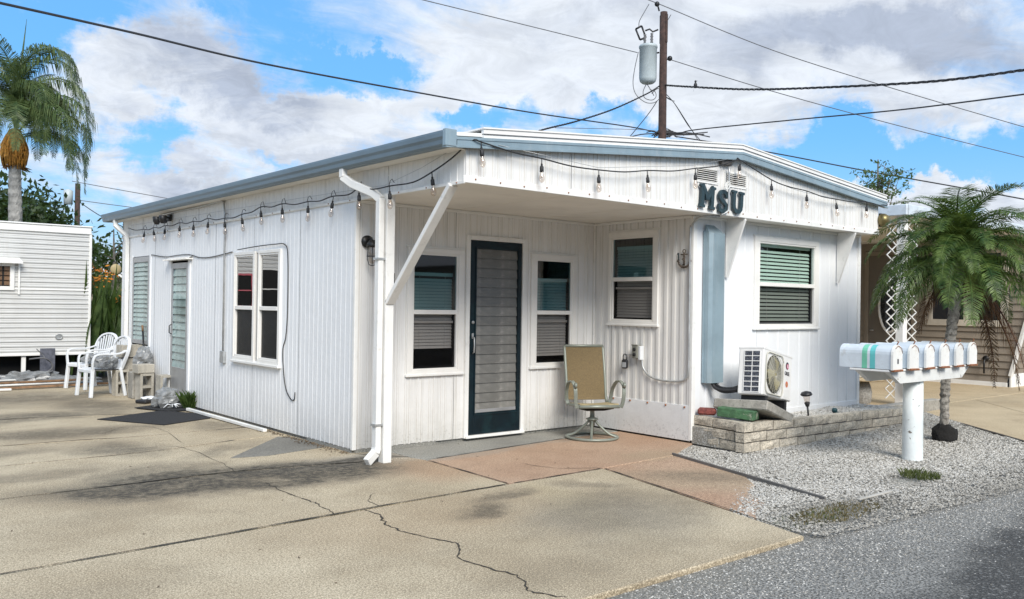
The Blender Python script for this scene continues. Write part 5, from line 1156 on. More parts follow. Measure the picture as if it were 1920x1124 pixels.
for i in range(70):
    x, y = lt.uniform(-4, 1.8), lt.uniform(-4.2, 3); a = lt.uniform(0, 6.28); s_ = lt.uniform(.006, .018)
    m.add([(x+s_*math.cos(a), y+s_*math.sin(a), .008), (x-s_*math.sin(a)*.4, y+s_*math.cos(a)*.4, .004), (x-s_*math.cos(a), y-s_*math.sin(a), .007), (x+s_*math.sin(a)*.4, y-s_*math.cos(a)*.4, .003)], [(0, 1, 2, 3)])
m.build('fallen_leaves', M['leaflitter'], fix=False, kind='stuff')
def leafmat(name, a, b, tr=.35, rough=.5):
    m = bpy.data.materials.new(name); m.use_nodes = True; t = N(m.node_tree); p = m.node_tree.nodes['Principled BSDF']
    v = t.n('ShaderNodeNewGeometry').outputs['Position']
    c = t.mix(t.rng(t.noise(v, 9, 3, .6), .3, .7), a, b); t.put(p.inputs['Base Color'], c); p.inputs['Roughness'].default_value = rough
    p.inputs['Specular IOR Level'].default_value = .35
    tl = t.n('ShaderNodeBsdfTranslucent'); t.put(tl.inputs[0], t.mix(.3, c, (.25, .30, .04))); mx = t.n('ShaderNodeMixShader'); mx.inputs[0].default_value = tr
    t.put(mx.inputs[1], p.outputs[0]); t.put(mx.inputs[2], tl.outputs[0]); t.put(m.node_tree.nodes['Material Output'].inputs[0], mx.outputs[0]); return m
M['leaf'] = leafmat('green_leaf', (.030, .065, .014), (.085, .135, .035)); M['leaf_dark'] = leafmat('dark_leaf', (.014, .032, .010), (.040, .072, .020), .2)
M['frond'] = leafmat('palm_frond', (.022, .062, .014), (.15, .22, .055), .3, .4); M['frond_dry'] = leafmat('dead_frond', (.055, .024, .018), (.17, .085, .045), .2, .8); M['frond_queen'] = leafmat('queen_frond', (.040, .080, .028), (.15, .20, .075), .25, .4)
M['grass'] = leafmat('grass_blades', (.05, .075, .02), (.13, .15, .05), .3, .7); M['grass_dry'] = leafmat('dry_grass', (.12, .10, .05), (.22, .18, .09), .2, .9)
M['bark'] = mat('bark', (.14, .125, .105), .95, var=.35, vs=12, bump=1, bs=25); M['palmbark'] = mat('palm_bark', (.27, .25, .22), .95, var=.4, vs=16, bump=1, bs=35, dirt=((.07, .06, .05), 22, .5, .62, .8))
M['flower'] = leafmat('orange_flower', (.62, .17, .02), (.75, .33, .04), .3); 
def tuft(name, c, r, n, h, mt, label=None, cat=None, seed=1, **kw):
    rr = random.Random(seed); m = MB()
    for i in range(n):
        a = rr.uniform(0, 6.28); d = r*math.sqrt(rr.random()); x, y = c[0]+d*math.cos(a)*kw.get('sx', 1), c[1]+d*math.sin(a)*kw.get('sy', 1); hh = h*rr.uniform(.4, 1); b = rr.uniform(0, 6.28); w_ = .003+.003*rr.random()
        lx, ly = rr.uniform(-.6, .6)*hh, rr.uniform(-.6, .6)*hh
        m.add([(x-w_*math.cos(b), y-w_*math.sin(b), c[2]), (x+w_*math.cos(b), y+w_*math.sin(b), c[2]), (x+lx*.5, y+ly*.5, c[2]+hh*.7), (x+lx, y+ly, c[2]+hh)], [(0, 1, 2), (1, 3, 2)])
    o = m.build(name, mt, fix=False)
    if label: tag(o, label, cat)
    else: o['kind'] = 'stuff'
    return o
tuft('weed', (-.06, 4.35, .0), .07, 260, .28, M['leaf'], 'green weed growing at the wall foot beside the trash bag', 'weed', 3)
tuft('grass_tuft', (3.59, -3.95, -.01), .17, 420, .075, M['grass'], 'green grass tuft in the gravel below the mailboxes', 'grass tuft', 4)
tuft('grass_patch', (1.75, -4.18, -.03), .55, 900, .035, M['grass_dry'], seed=5, sy=.35); tuft('grass_patch', (1.35, -4.15, -.03), .5, 350, .03, M['grass'], seed=6, sy=.35)
tuft('joint_grass', (1.25, -2.95, -.01), .9, 200, .02, M['grass_dry'], seed=8, sx=.30, sy=1) if False else None
# extra windows of the trailer (mirrored in the side window of the home)
for (x0, x1, z0, z1, mt_, nm) in ((-3.08, -2.74, 1.40, 2.02, 'pinkred', 'window'), (-3.95, -3.22, 1.35, 2.15, 'trim', 'window')):
    if mt_ == 'pinkred': M['pinkred'] = mat('pink_red_paint', (.55, .13, .16), .5)
    m = MB(); m.box(x0-.03, x1+.03, TY-.04, TY-.015, z1, z1+.04, .003).box(x0-.03, x1+.03, TY-.04, TY-.015, z0-.04, z0, .003).box(x0-.03, x0, TY-.04, TY-.015, z0, z1).box(x1, x1+.03, TY-.04, TY-.015, z0, z1).box(x0, x1, TY-.035, TY-.02, (z0+z1)/2-.012, (z0+z1)/2+.012)
    w2 = m.build(nm, M[mt_], tr, **({'label': 'small red-framed window'} if mt_ == 'pinkred' else {})); MB().box(x0, x1, TY-.022, TY-.016, z0, z1).build('glass_pane', M['under'], w2)
# ================================================================= neighbour's house at the right
nb = thing('neighbour_house', 'tan lap-sided house behind the palm at right, with oval-window door', 'house', (0, 0, 0))
NX = 14.48; pit = .145; yedge = lambda z: -.63-.25*z
ops = [(1.20, 2.36, .0, 2.82), (-.60, .96, 1.24, 2.80)]
for i in range(21):
    z0 = .08+i*pit; z1 = z0+pit
    segs = [(yedge((z0+z1)/2), 9.0)]
    for (a, b, c, d) in ops:
        if c < (z0+z1)/2 < d:
            ns = []
            for (p, q) in segs:
                if a > p and b < q: ns += [(p, a), (b, q)]
                else: ns.append((p, q))
            segs = ns
    for (p, q) in segs:
        e0, e1 = (yedge(z0), yedge(z1)) if p < -.62 else (p, p)
        MB().add([(NX-.034, e0, z0), (NX-.034, q, z0), (NX-.004, q, z1), (NX-.004, e1, z1), (NX+.01, e0, z0), (NX+.01, q, z0)], [(0, 1, 2, 3), (0, 4, 5, 1)]).build('siding_board', M['tansiding'], nb, fix=False)
    # front wall boards beyond the slanted corner
    ya, yb = yedge(z0), yedge(z1)
    MB().add([(NX+.02, ya-.022, z0), (21, ya-.022, z0), (21, yb-.004, z1), (NX+.02, yb-.004, z1), (NX+.02, ya, z0), (21, ya, z0)], [(0, 1, 2, 3), (0, 4, 5, 1)]).build('siding_board', M['tansiding'], nb, fix=False)
MB().box(NX+.03, NX+.06, -.6, 1.2, .0, 3.1).box(NX+.03, NX+.06, 2.36, 9, .0, 3.1).box(NX+.03, NX+.06, 1.2, 2.36, 2.8, 3.1).build('wall_core', M['core'], nb)
MB().bar((NX-.015, yedge(.2)-.03, .22), (NX-.015, yedge(2.95)-.03, 2.95), .06, .10, up=(1, 0, 0), bev=.004).build('corner_trim', M['trim'], nb)
MB().box(NX-.05, NX-.025, -.66, 9, -.02, .085, .004).build('base_trim', M['trim'], nb); MB().box(NX-.04, 21, -.74, -.70, -.02, .26, .006).build('skirting', M['trim'], nb)
f = MB(); f.box(NX-.04, NX, 1.20, 1.29, .05, 2.82, .004).box(NX-.04, NX, 2.27, 2.36, .05, 2.82, .004).box(NX-.04, NX, 1.29, 2.27, 2.73, 2.82, .004); f.build('door_frame', M['tansiding'], nb)
M['tandoor'] = mat('tan_door', (.15, .13, .105), .5, var=.05)
d = MB(); d.box(NX-.02, NX+.01, 1.29, 2.27, .05, 2.73, .004); d = d.build('door', M['tandoor'], nb)
ov = MB(); ov.tube([(NX-.03, 1.78+.24*math.cos(i*math.pi/14), 1.62+.60*math.sin(i*math.pi/14)) for i in range(29)], .028, 8); ov.build('oval_frame', M['trim'], d)
ov = MB(); vs = [(NX-.026, 1.78+.24*math.cos(i*math.pi/14), 1.62+.60*math.sin(i*math.pi/14)) for i in range(28)]; ov.add(vs, [tuple(range(28))]).build('oval_glass', mat('dark_glass', (.015, .015, .016), .08), d)
MB().tube([(NX-.03, 2.20, 1.05), (NX-.08, 2.20, 1.05), (NX-.08, 2.12, 1.05)], .014).build('handle', M['steel'], d)
fw_ = MB(); fw_.box(NX-.05, NX, -.66, -.52, 1.20, 2.84, .004).box(NX-.05, NX, .84, .98, 1.20, 2.84, .004).box(NX-.05, NX, -.52, .84, 2.70, 2.84, .004).box(NX-.05, NX, -.52, .84, 1.20, 1.33, .004).box(NX-.04, NX, .12, .20, 1.33, 2.70, .004)
fw_ = fw_.build('window', mat('cream_trim', (.55, .50, .42), .5), nb); MB().box(NX-.01, NX, -.52, .84, 1.33, 2.70).build('glass_pane', mat('dark_pane', (.02, .02, .022), .1), fw_)
MB().box(NX-.6, 21.5, -1.25, 9.4, 3.0, 3.12, .01).build('roof_eave', M['roof'], nb); MB().add([(NX-.6, -1.25, 3.12), (21.5, -1.25, 3.12), (21.5, 9.4, 3.12), (NX-.6, 9.4, 3.12), (17.5, 2, 4.0), (17.5, 8, 4.0)], [(0, 1, 4), (1, 2, 5, 4), (2, 3, 5), (3, 0, 4, 5)]).build('roof', M['roof'], nb)
MB().lathe([(0, 0), (.06, 0), (.06, .04), (.03, .05), (0, .05)], (NX-.05, -.25, .55), 12, axis='x').tube([(NX-.06, -.25, .55), (NX-.12, -.25, .5), (NX-.12, -.25, .25)], .02).build('outdoor_tap', M['dark'], nb)
for z in (.50, .62): pass
cp = thing('carport', 'white carport roof with lattice post between home and tan house', 'carport', (0, 0, 0))
MB().box(9.15, NX-.02, -1.1, 9.4, 3.02, 3.10, .01).build('roof_panel', M['soffit'], cp)
MB().box(9.12, NX-.0, -1.16, -1.08, 3.0, 3.17, .01).build('fascia', M['mailbox'], cp); MB().box(9.08, 9.15, -1.16, 9.4, 3.0, 3.17, .01).build('fascia', M['mailbox'], cp)
MB().box(7.6, NX, 9.0, 9.1, -.05, 3.1).build('back_wall', M['tandoor'], cp)
for (x, y) in ((9.32, -.98), (9.32, 4.5)):
    MB().box(x-.065, x+.065, y-.065, y+.065, -.02, 3.02, .008).build('post', M['mailbox'] if y > 0 else M['trim'], cp)
for s_ in (-1, 1):          # lattice wings either side of the front post
    ux, uy = .767, -.642    # in the wing's own direction
    x0 = 9.32+s_*.09*ux; y0 = -.98+s_*.09*uy; x1 = 9.32+s_*.24*ux; y1 = -.98+s_*.24*uy
    m = MB(); n_ = 19; hz = 2.9/n_
    for i in range(n_):
        za, zb = .1+i*hz, .1+(i+1)*hz
        a, b = ((x0, y0), (x1, y1)) if i % 2 else ((x1, y1), (x0, y0))
        m.bar((a[0], a[1], za), (b[0], b[1], zb), .034, .010, up=(ux, uy, .1)); a, b = b, a
        m.bar((a[0]+.012, a[1]+.012, za), (b[0]+.012, b[1]+.012, zb), .034, .010, up=(ux, uy, .1))
    m.build('lattice', M['trim'], cp)
m = MB(); m.tube(smoothpath([(9.20, -1.12, .85), (9.20, -1.12, .45), (9.24, -1.13, .22), (9.36, -1.15, .08), (9.5, -1.17, .05)], 4), .05, 8); m.build('downspout', M['trim'], cp)
MB().tube([(8.2, 6.0, 1.3), (11.5, 6.2, 2.0)], .02).build('rail', M['trim'], cp)
gt = thing('garden_table', 'round stone garden table with basket-weave pedestal behind the white home', 'table', (8.98, -.50, 0))
MB().lathe([(0, .37), (.34, .37), (.35, .385), (.34, .41), (0, .415)], (0, 0, 0), 28).build('top', M['conc_neigh'], gt)
MB().lathe([(.13, -.02), (.16, .05), (.17, .18), (.14, .30), (.11, .37), (0, .37)], (0, 0, 0), 20).build('pedestal', mat('woven_stone', (.26, .25, .23), .9, bump=1.0, bs=45, var=.3, vs=40), gt)
MB().box(-.16, -.04, -.06, .06, .416, .47, .01).build('stone_dish', M['cmu'], gt)
# ================================================================= palms
def frond_mesh(name, L, e0, droop, leaflet, n, mt, width=.022, sag=.5, seed=1, pw=1.15):
    """one pinnate frond rising at e0 degrees and bending over; leaflets hang with 'sag'"""
    rr = random.Random(seed); pts = []; p = Vector((0, 0, 0)); N_ = 16
    for i in range(N_+1):
        pts.append(p.copy()); t = i/N_; e = math.radians(max(e0-droop*(t**pw), -87)); p = p+Vector((math.cos(e), rr.uniform(-.02, .02), math.sin(e)))*L/N_
    m = MB(); m.tube(pts, [.013*(1-.8*i/N_)*(L/1.2)**.5 for i in range(N_+1)], 5)
    for i in range(n):
        t = .10+.90*(i+.5)/n; k = min(N_-1, int(t*N_)); f_ = t*N_-k; c = pts[k].lerp(pts[k+1], f_); d = (pts[k+1]-pts[k]).normalized()
        up = Vector((0, 0, 1)); sd_ = d.cross(up).normalized(); nn = sd_.cross(d)
        ll = leaflet*(math.sin(math.pi*min(1, .12+.88*t)**.8)*.85+.22)
        for s_ in (-1, 1):
            fw2 = rr.uniform(.35, .75)
            dr = (sd_*s_+d*fw2+nn*rr.uniform(.05, .45)*(1-sag*.6)).normalized(); l_ = ll*rr.uniform(.8, 1.1)
            a = c; b = c+dr*l_*.5+Vector((0, 0, -l_*.10*sag)); e_ = c+dr*l_*(.95-.35*sag)+Vector((0, 0, -l_*.62*sag))
            wv = d*width*.5
            m.add([a-wv*.5, a+wv*.5, b+wv, b-wv, e_], [(0, 1, 2, 3), (3, 2, 4)])
    return m.mesh(name, mt, fix=False)
def palm_trunk(name, pts, r, mt, parent, ringy=.012, n=14):
    P = smoothpath(pts, 14); m = MB(); vs, fs = [], []; rr = random.Random(4)
    for i, p in enumerate(P):
        t = i/(len(P)-1); R_ = (r[0]+(r[1]-r[0])*t)+(ringy if i % 2 else 0)
        for k in range(n):
            a = 2*math.pi*k/n+(.22 if i % 2 else 0); q = R_*rr.uniform(.93, 1.07); vs.append(p+Vector((q*math.cos(a), q*math.sin(a), 0)))
        if i:
            for k in range(n): a, b = (i-1)*n+k, (i-1)*n+(k+1) % n; fs.append((a, b, b+n, a+n))
    fs.append(tuple(range(len(vs)-n, len(vs)))); m.add(vs, fs, False); return m.build(name, mt, parent)
# -- young date palm at right
PS = 1.14
pp = thing('date_palm', 'young pygmy date palm with arching dark fronds beside the mailboxes', 'palm tree', (5.93, -3.15, 0))
palm_trunk('trunk', [(0, 0, 0), (-.01, 0, .5), (.02, -.02, 1.0), (.06, -.06, 1.5), (.10, -.10, 2.15)], (.042, .062), M['palmbark'], pp, .008)
rbm = MB(); rbm.sphere((0, 0, .07), .13, 22, 14); vs = []
for v in rbm.v: w3 = Vector(v); w3 *= 1+.0; dd_ = 1+.25*noise.noise(Vector(v)*14)+.2*noise.noise(Vector(v)*30); vs.append((v[0]*dd_, v[1]*dd_, max(-.02, v[2]*dd_)))
rbm.v = vs; rbm.build('root_boss', mat('black_roots', (.012, .011, .010), 1, bump=1), pp)
var = [frond_mesh('frond', 1.08, e, dr_, .30, 84, M['frond'], .0105, sg*.85, i) for i, (e, dr_, sg) in enumerate(((80, 95, .25), (64, 115, .4), (50, 120, .5), (36, 122, .6), (20, 108, .75), (2, 85, .85)))]
dead = [frond_mesh('dead_frond', 1.05, -40, 50, .26, 46, M['frond_dry'], .012, .95, 20), frond_mesh('dead_frond', 1.25, -50, 38, .24, 50, M['frond_dry'], .012, 1.0, 21)]
fr_ = random.Random(11); g_ = 0
for ring, (vi, cnt, h) in enumerate(((0, 7, 2.28), (1, 10, 2.25), (2, 12, 2.20), (3, 12, 2.15), (4, 11, 2.10), (5, 8, 2.05))):
    for k in range(cnt):
        o = newobj('frond', var[vi], pp); o.location = (.10, -.10, h-.04); g_ += 1
        o.rotation_euler = (fr_.uniform(-.15, .15), fr_.uniform(-.12, .12), 2*math.pi*(k+fr_.uniform(-.3, .3))/cnt+ring*.4); sc_ = PS*fr_.uniform(.82, 1.06); o.scale = (sc_,)*3
vr = math.atan2(-.642, .767)                    # towards the right of the picture
for k, (a, sc_, vi) in enumerate(((vr+.15, 1.0, 1), (vr-.25, 1.05, 1), (vr+.5, .9, 0), (vr-.7, .95, 1), (vr+.05, .8, 1), (vr+math.pi+.2, .85, 0), (vr+math.pi-.5, .8, 0), (vr+math.pi-.1, .7, 0))):
    o = newobj('dead_frond', dead[vi], pp); o.location = (.10, -.10, 2.03); o.rotation_euler = (0, fr_.uniform(-.1, .1), a); o.scale = (sc_*(1.2 if vi else 1.1),)*3
# -- tall queen palm at left
qp = thing('queen_palm', 'tall palm with windblown drooping fronds and orange seed cluster behind trailer', 'palm tree', (-.302, 15.08, 0))
palm_trunk('trunk', [(0, 0, 0), (.02, 0, 2), (0, 0, 3.4), (-.03, 0, 4.55)], (.17, .125), mat('queen_bark', (.30, .29, .27), .9, var=.3, vs=8, bump=.6), qp, .006)
cs_ = MB(); cs_.lathe([(.12, 4.5), (.17, 4.62), (.24, 4.85), (.22, 5.15), (.12, 5.35), (0, 5.4)], (-.04, 0, 0), 20); vs = []
for v in cs_.v: k_ = 1+.10*noise.noise(Vector(v)*9); vs.append((v[0]*k_, v[1]*k_, v[2]))
cs_.v = vs; cs_.build('crown_shaft', mat('orange_fibre', (.36, .17, .035), .9, var=.5, vs=14, bump=1, bs=30, streak=((.16, .07, .02), .7)), qp)
sb = MB(); rs = random.Random(6)
for i in range(340):
    a = rs.uniform(0, 6.28); z = rs.uniform(4.72, 5.25); r0 = .20*math.sin(math.pi*(z-4.5)/.95)+.04; sb.tube([(-.04+r0*math.cos(a), r0*math.sin(a), z), (-.04+(r0+.05)*math.cos(a), (r0+.05)*math.sin(a), z-.12), (-.04+(r0+.02)*math.cos(a), (r0+.02)*math.sin(a), z-.30)], .009, 3)
sb.build('seed_strands', mat('orange_seed', (.50, .24, .04), .8, var=.4, vs=20), qp)
db = MB()
for i in range(12):
    a = i*.55; db.add([(.1*math.cos(a), .1*math.sin(a), 4.55), (.34*math.cos(a), .34*math.sin(a), 4.55-.25*rs.random()), (.12*math.cos(a+.5), .12*math.sin(a+.5), 4.48)], [(0, 1, 2)])
db.build('old_frond_bases', M['frond_dry'], qp, fix=False)
qv = [frond_mesh('frond', 3.0, e, dr_,   .70, 120, M['frond_queen'], .022, sg*.8, 40+i, 1.6) for i, (e, dr_, sg) in enumerate(((86, 90, .9), (84, 250, 1.0), (76, 290, 1.1), (66, 300, 1.15), (50, 260, 1.15), (20, 200, 1.15)))]
QF = [(0, 0, .55, 5.5), (1.2, 0, .5, 5.5), (3, 0, .5, 5.5), (4.6, 0, .55, 5.5)]
for k in range(17): QF.append((k*2.4+fr_.uniform(-.3, .3), 1+k % 4, fr_.uniform(.60, .85), 5.35+.5*fr_.random()))
ra = vr
QF += [(ra, 4, 1.05, 5.6), (ra+.25, 3, 1.05, 5.7), (ra-.3, 4, 1.0, 5.4), (ra+.1, 2, .95, 6.1), (ra-.1, 1, .9, 6.2), (ra+.3, 1, .85, 6.3), (ra+2, 1, .9, 6.2), (ra+3, 2, .9, 6.2), (ra-2, 1, .9, 6.3), (ra-.15, 4, .85, 5.2), (ra+.4, 5, .85, 5.2), (ra-.5, 3, .8, 5.3), (ra+.05, 5, .78, 5.1), (ra-.2, 2, .75, 5.3), (ra+.15, 4, .98, 5.25)]
for (a, vi, sc_, h) in QF:
    o = newobj('frond', qv[vi], qp); o.location = (-.04, 0, h); o.rotation_euler = (fr_.uniform(-.1, .1), fr_.uniform(-.1, .1), a); o.scale = (sc_,)*3
MB().tube([(0, 0, 5.4), (.02, 0, 6.4), (.16, 0, 7.95)], [.05, .04, .004], 6).build('spear_leaf', M['frond_queen'], qp)
# ================================================================= broadleaf trees
def tree(name, loc, H, spread, nleaf, leaf, mt, label, cat='tree', seed=1, trunk_r=.12, shape='round', branches=9, group=None, base=.35):
    t = thing(name, label, cat, loc, 0, group); rr = random.Random(seed); m = MB(); tips = []
    top = Vector((rr.uniform(-.1, .1)*H, rr.uniform(-.1, .1)*H, H*.8)) if shape != 'up' else Vector((0, 0, H*.9)); m.tube([(0, 0, 0), (top.x*.3, top.y*.3, H*.4), top], [trunk_r, trunk_r*.7, trunk_r*.2], 8)
    for i in range(branches):
        t0 = rr.uniform(base, .85); s0 = Vector((top.x*t0, top.y*t0, H*.8*t0)); a = rr.uniform(0, 6.28)
        el = rr.uniform(.2, .8) if shape == 'round' else rr.uniform(1.28, 1.5) if shape == 'up' else rr.uniform(.05, .5)
        L_ = spread*rr.uniform(.6, 1.05) if shape != 'up' else H*(1-t0)*rr.uniform(.7, 1.1)
        e_ = s0+Vector((math.cos(a)*math.cos(el), math.sin(a)*math.cos(el), math.sin(el)))*L_; mid = (s0+e_)/2+Vector((rr.uniform(-.1, .1), rr.uniform(-.1, .1), .08))*L_
        m.tube([s0, mid, e_], [trunk_r*.35, trunk_r*.2, trunk_r*.06], 5); tips += [mid, (mid+e_)/2, e_]
        for j in range(3):
            q0 = mid.lerp(e_, rr.random()); a2 = rr.uniform(0, 6.28); q1 = q0+Vector((math.cos(a2), math.sin(a2), rr.uniform(-.1, .9))).normalized()*L_*.4; m.tube([q0, q1], [trunk_r*.1, trunk_r*.03], 4); tips += [q1, (q0+q1)/2]
    m.build('trunk', M['bark'], t)
    c = MB(); cl = spread*(.26 if shape != 'up' else .22)
    for i in range(nleaf):
        tp = tips[rr.randrange(len(tips))]; d = Vector((rr.gauss(0, 1), rr.gauss(0, 1), rr.gauss(0, .8)))*cl*.6; p = tp+d
        n_ = Vector((rr.gauss(0, 1), rr.gauss(0, 1), rr.gauss(0, 1)+.6)).normalized(); u = n_.orthogonal().normalized(); v = n_.cross(u); an_ = rr.uniform(0, 6.28); u, v = u*math.cos(an_)+v*math.sin(an_), v*math.cos(an_)-u*math.sin(an_); s_ = leaf*rr.uniform(.6, 1.3)
        c.add([p-u*s_, p-v*s_*.45, p+u*s_, p+v*s_*.45], [(0, 1, 2, 3)])
    c.build('crown', mt, t, fix=False); return t
tree('slender_tree', (19.73, 4.81, -.1), 6.6, .55, 1100, .055, M['leaf'], 'slender leafy treetop with upright shoots rising behind the roof at right', seed=5, shape='up', branches=12, trunk_r=.09, base=.5)
tree('slender_tree', (20.7, 4.2, -.1), 5.0, .55, 700, .055, M['leaf'], 'lower loose leafy treetop between slender tree and date palm', seed=9, shape='up', branches=9, trunk_r=.08, base=.5)
tree('spreading_tree', (1.9, 33.5, -.1), 5.9, 4.2, 26000, .16, M['leaf_dark'], 'dark spreading tree behind the trailer and tall palm', seed=3, trunk_r=.3, shape='flat', branches=30, base=.45)
tree('spreading_tree', (-2.5, 36, -.1), 7.2, 5.0, 22000, .17, M['leaf_dark'], 'dark broad tree at the far left edge behind the palm trunk', seed=6, trunk_r=.3, shape='flat', branches=28, base=.45)
tree('garden_tree', (2.75, 18.2, -.1), 4.45, 1.25, 1500, .075, M['leaf'], 'leafy branches poking out behind the far corner of the home', seed=12, trunk_r=.08, branches=9, base=.45)
tree('garden_tree', (9.3, 13.6, -.1), 5.1, .7, 900, .06, M['leaf'], 'small treetop just peeking over the middle of the long eave', seed=14, trunk_r=.08, branches=6, base=.5)
tree('garden_tree', (4.3, 17.6, -.1), 5.0, 1.0, 1300, .075, M['leaf'], 'leaf clump showing above the far end of the eave', seed=17, trunk_r=.08, branches=7, base=.5)
# tall flowering plants between trailer and home
fp = thing('flowering_plants', 'tall green blade-leaved plants with orange flower heads between trailer and home', 'plants', (.25, 10.6, -.02)); rr = random.Random(3)
m = MB()
for i in range(420):
    x, y = rr.uniform(-.55, .75), rr.uniform(-.9, 1.5); h = rr.uniform(.8, 1.95); a = rr.uniform(0, 6.28); ln_ = rr.uniform(.1, .5); w_ = rr.uniform(.03, .07); b = rr.uniform(0, 6.28); wv = Vector((math.cos(b), math.sin(b), 0))*w_; p0 = Vector((x, y, rr.uniform(0, .5)))
    p1 = p0+Vector((ln_*.3*math.cos(a), ln_*.3*math.sin(a), h*.55)); p2 = p0+Vector((ln_*math.cos(a), ln_*math.sin(a), h))
    m.add([p0-wv*.3, p0+wv*.3, p1+wv, p1-wv, p2], [(0, 1, 2, 3), (3, 2, 4)])
m.build('blade_leaves', M['leaf'], fp, fix=False)
m = MB(); st_ = MB(); rst = MB()
heads = [(rr.uniform(-.35, .45), rr.uniform(-.7, .6), rr.uniform(1.5, 2.25)) for _ in range(13)]
for k, (x, y, z) in enumerate(heads):
    st_.tube([(x, y, .4), (x, y, z)], .012, 5)
    for i in range(16):
        v = Vector((rr.gauss(0, .075), rr.gauss(0, .075), rr.gauss(0, .06))); a = Vector((x, y, z))+v; u = Vector((rr.gauss(0, 1), rr.gauss(0, 1), rr.gauss(0, 1))).normalized()*.05; w3 = u.orthogonal().normalized()*.022
        (m if k % 3 else rst).add([a-u, a-w3, a+u, a+w3], [(0, 1, 2, 3)])
st_.build('stems', M['leaf'], fp); m.build('flower_heads', M['flower'], fp, fix=False); rst.build('seed_heads', M['frond_dry'], fp, fix=False)
sdh = thing('satellite_dish', 'round tan dish above the orange flowers beside the home', 'dish', on(218, 505, D=17.2))
dsh = MB(); dsh.lathe([(0, 0), (.06, .006), (.10, .025), (.105, .03), (.10, .032), (.06, .014), (0, .008)], (0, 0, 0), 22, axis='y'); dsh.build('reflector', mat('tan_dish', (.42, .33, .17), .6), sdh); MB().tube([(0, .02, 0), (.25, .15, -.2)], .012).build('arm', M['steel'], sdh)
bh = thing('distant_house', 'distant beige house with white roof seen in the gap behind the trailer', 'house', (7.2, 36, -.1))
MB().box(-8, 9, 0, 8, 0, 2.75).build('wall', mat('beige_wall', (.40, .35, .26), .8), bh); MB().add([(-8.5, -.6, 2.75), (9.5, -.6, 2.75), (9.5, 8.6, 2.75), (-8.5, 8.6, 2.75), (-8.5, 4, 3.6), (9.5, 4, 3.6)], [(0, 1, 5, 4), (2, 3, 4, 5), (0, 4, 3), (1, 2, 5), (0, 3, 2, 1)]).build('roof', M['roof'], bh)
MB().box(-8.5, 9.5, -.65, -.58, 2.6, 2.78).build('fascia', M['trim'], bh)
for x in (-1.2, .9): MB().tube([(x, 2, 3.2), (x, 2, 4.4)], .05).build('vent_pipe', M['pvc'], bh)
# hedge masses closing the horizon
def hedge(name, a, b, h, dep, n, leaf, mt, seed):
    rr = random.Random(seed); a, b = Vector(a), Vector(b); m = MB(); L_ = (b-a).length; d = (b-a).normalized(); pr = Vector((-d.y, d.x, 0))
    for i in range(n):
        u = rr.random()*L_; hh_ = h*(.65+.5*(noise.noise(Vector((u*.12, seed, 0)))+.5)+.12*noise.noise(Vector((u*.6, seed, 4)))); z = hh_*rr.random()**.6; p = a+d*u+pr*rr.uniform(-dep, dep)+Vector((0, 0, z))
        u_ = Vector((rr.gauss(0, 1), rr.gauss(0, 1), rr.gauss(0, 1))).normalized(); v_ = u_.orthogonal().normalized(); s_ = leaf*rr.uniform(.6, 1.4)
        m.add([p-u_*s_, p-v_*s_*.5, p+u_*s_, p+v_*s_*.5], [(0, 1, 2, 3)])
    return m.build(name, mt, fix=False, kind='stuff')
hedge('distant_trees', (-30, 60, 0), (60, 62, 0), 4.6, 2, 22000, .45, M['leaf_dark'], 3); hedge('distant_trees', (62, 55, 0), (60, -12, 0), 4.6, 2, 18000, .45, M['leaf_dark'], 5)
hedge('distant_trees', (-40, -32, 0), (60, -32, 0), 6, 2, 16000, .55, M['leaf_dark'], 8); hedge('distant_trees', (-42, 60, 0), (-42, -32, 0), 5.5, 2, 14000, .55, M['leaf_dark'], 9)
# plain houses across the road and across the drive (they only show as reflections)
for (nm, lb, x0, x1, y0, y1, c) in (('street_house', 'pale grey house across the road behind the viewer', -2, 11, -24, -17, (.42, .45, .47)), ('street_house', 'beige house across the road to the right behind the viewer', 14, 27, -24, -17, (.45, .41, .34)), ('street_house', 'blue grey house left of the driveway behind the viewer', -19, -12.5, -6, 9, (.30, .36, .42))):
    t = thing(nm, lb, 'house', ((x0+x1)/2, (y0+y1)/2, -.05), 0, 'houses around the viewer'); X_, Y_ = (x1-x0)/2, (y1-y0)/2
    MB().box(-X_, X_, -Y_, Y_, 0, 2.9).build('wall', mat('far_wall', c, .7), t); MB().add([(-X_-.5, -Y_-.5, 2.9), (X_+.5, -Y_-.5, 2.9), (X_+.5, Y_+.5, 2.9), (-X_-.5, Y_+.5, 2.9), (-X_*.6, 0, 4.1), (X_*.6, 0, 4.1)], [(0, 1, 5, 4), (1, 2, 5), (2, 3, 4, 5), (3, 0, 4), (0, 3, 2, 1)]).build('roof', M['cable_grey'], t)
    for k in range(4):
        if X_ > Y_: MB().box(-X_*.8+k*X_*.45, -X_*.8+k*X_*.45+1.2, Y_, Y_+.04, 1, 2.2).build('window', M['under'], t)
        else: MB().box(X_, X_+.04, -Y_*.8+k*Y_*.45, -Y_*.8+k*Y_*.45+1.2, 1, 2.2).build('window', M['under'], t)
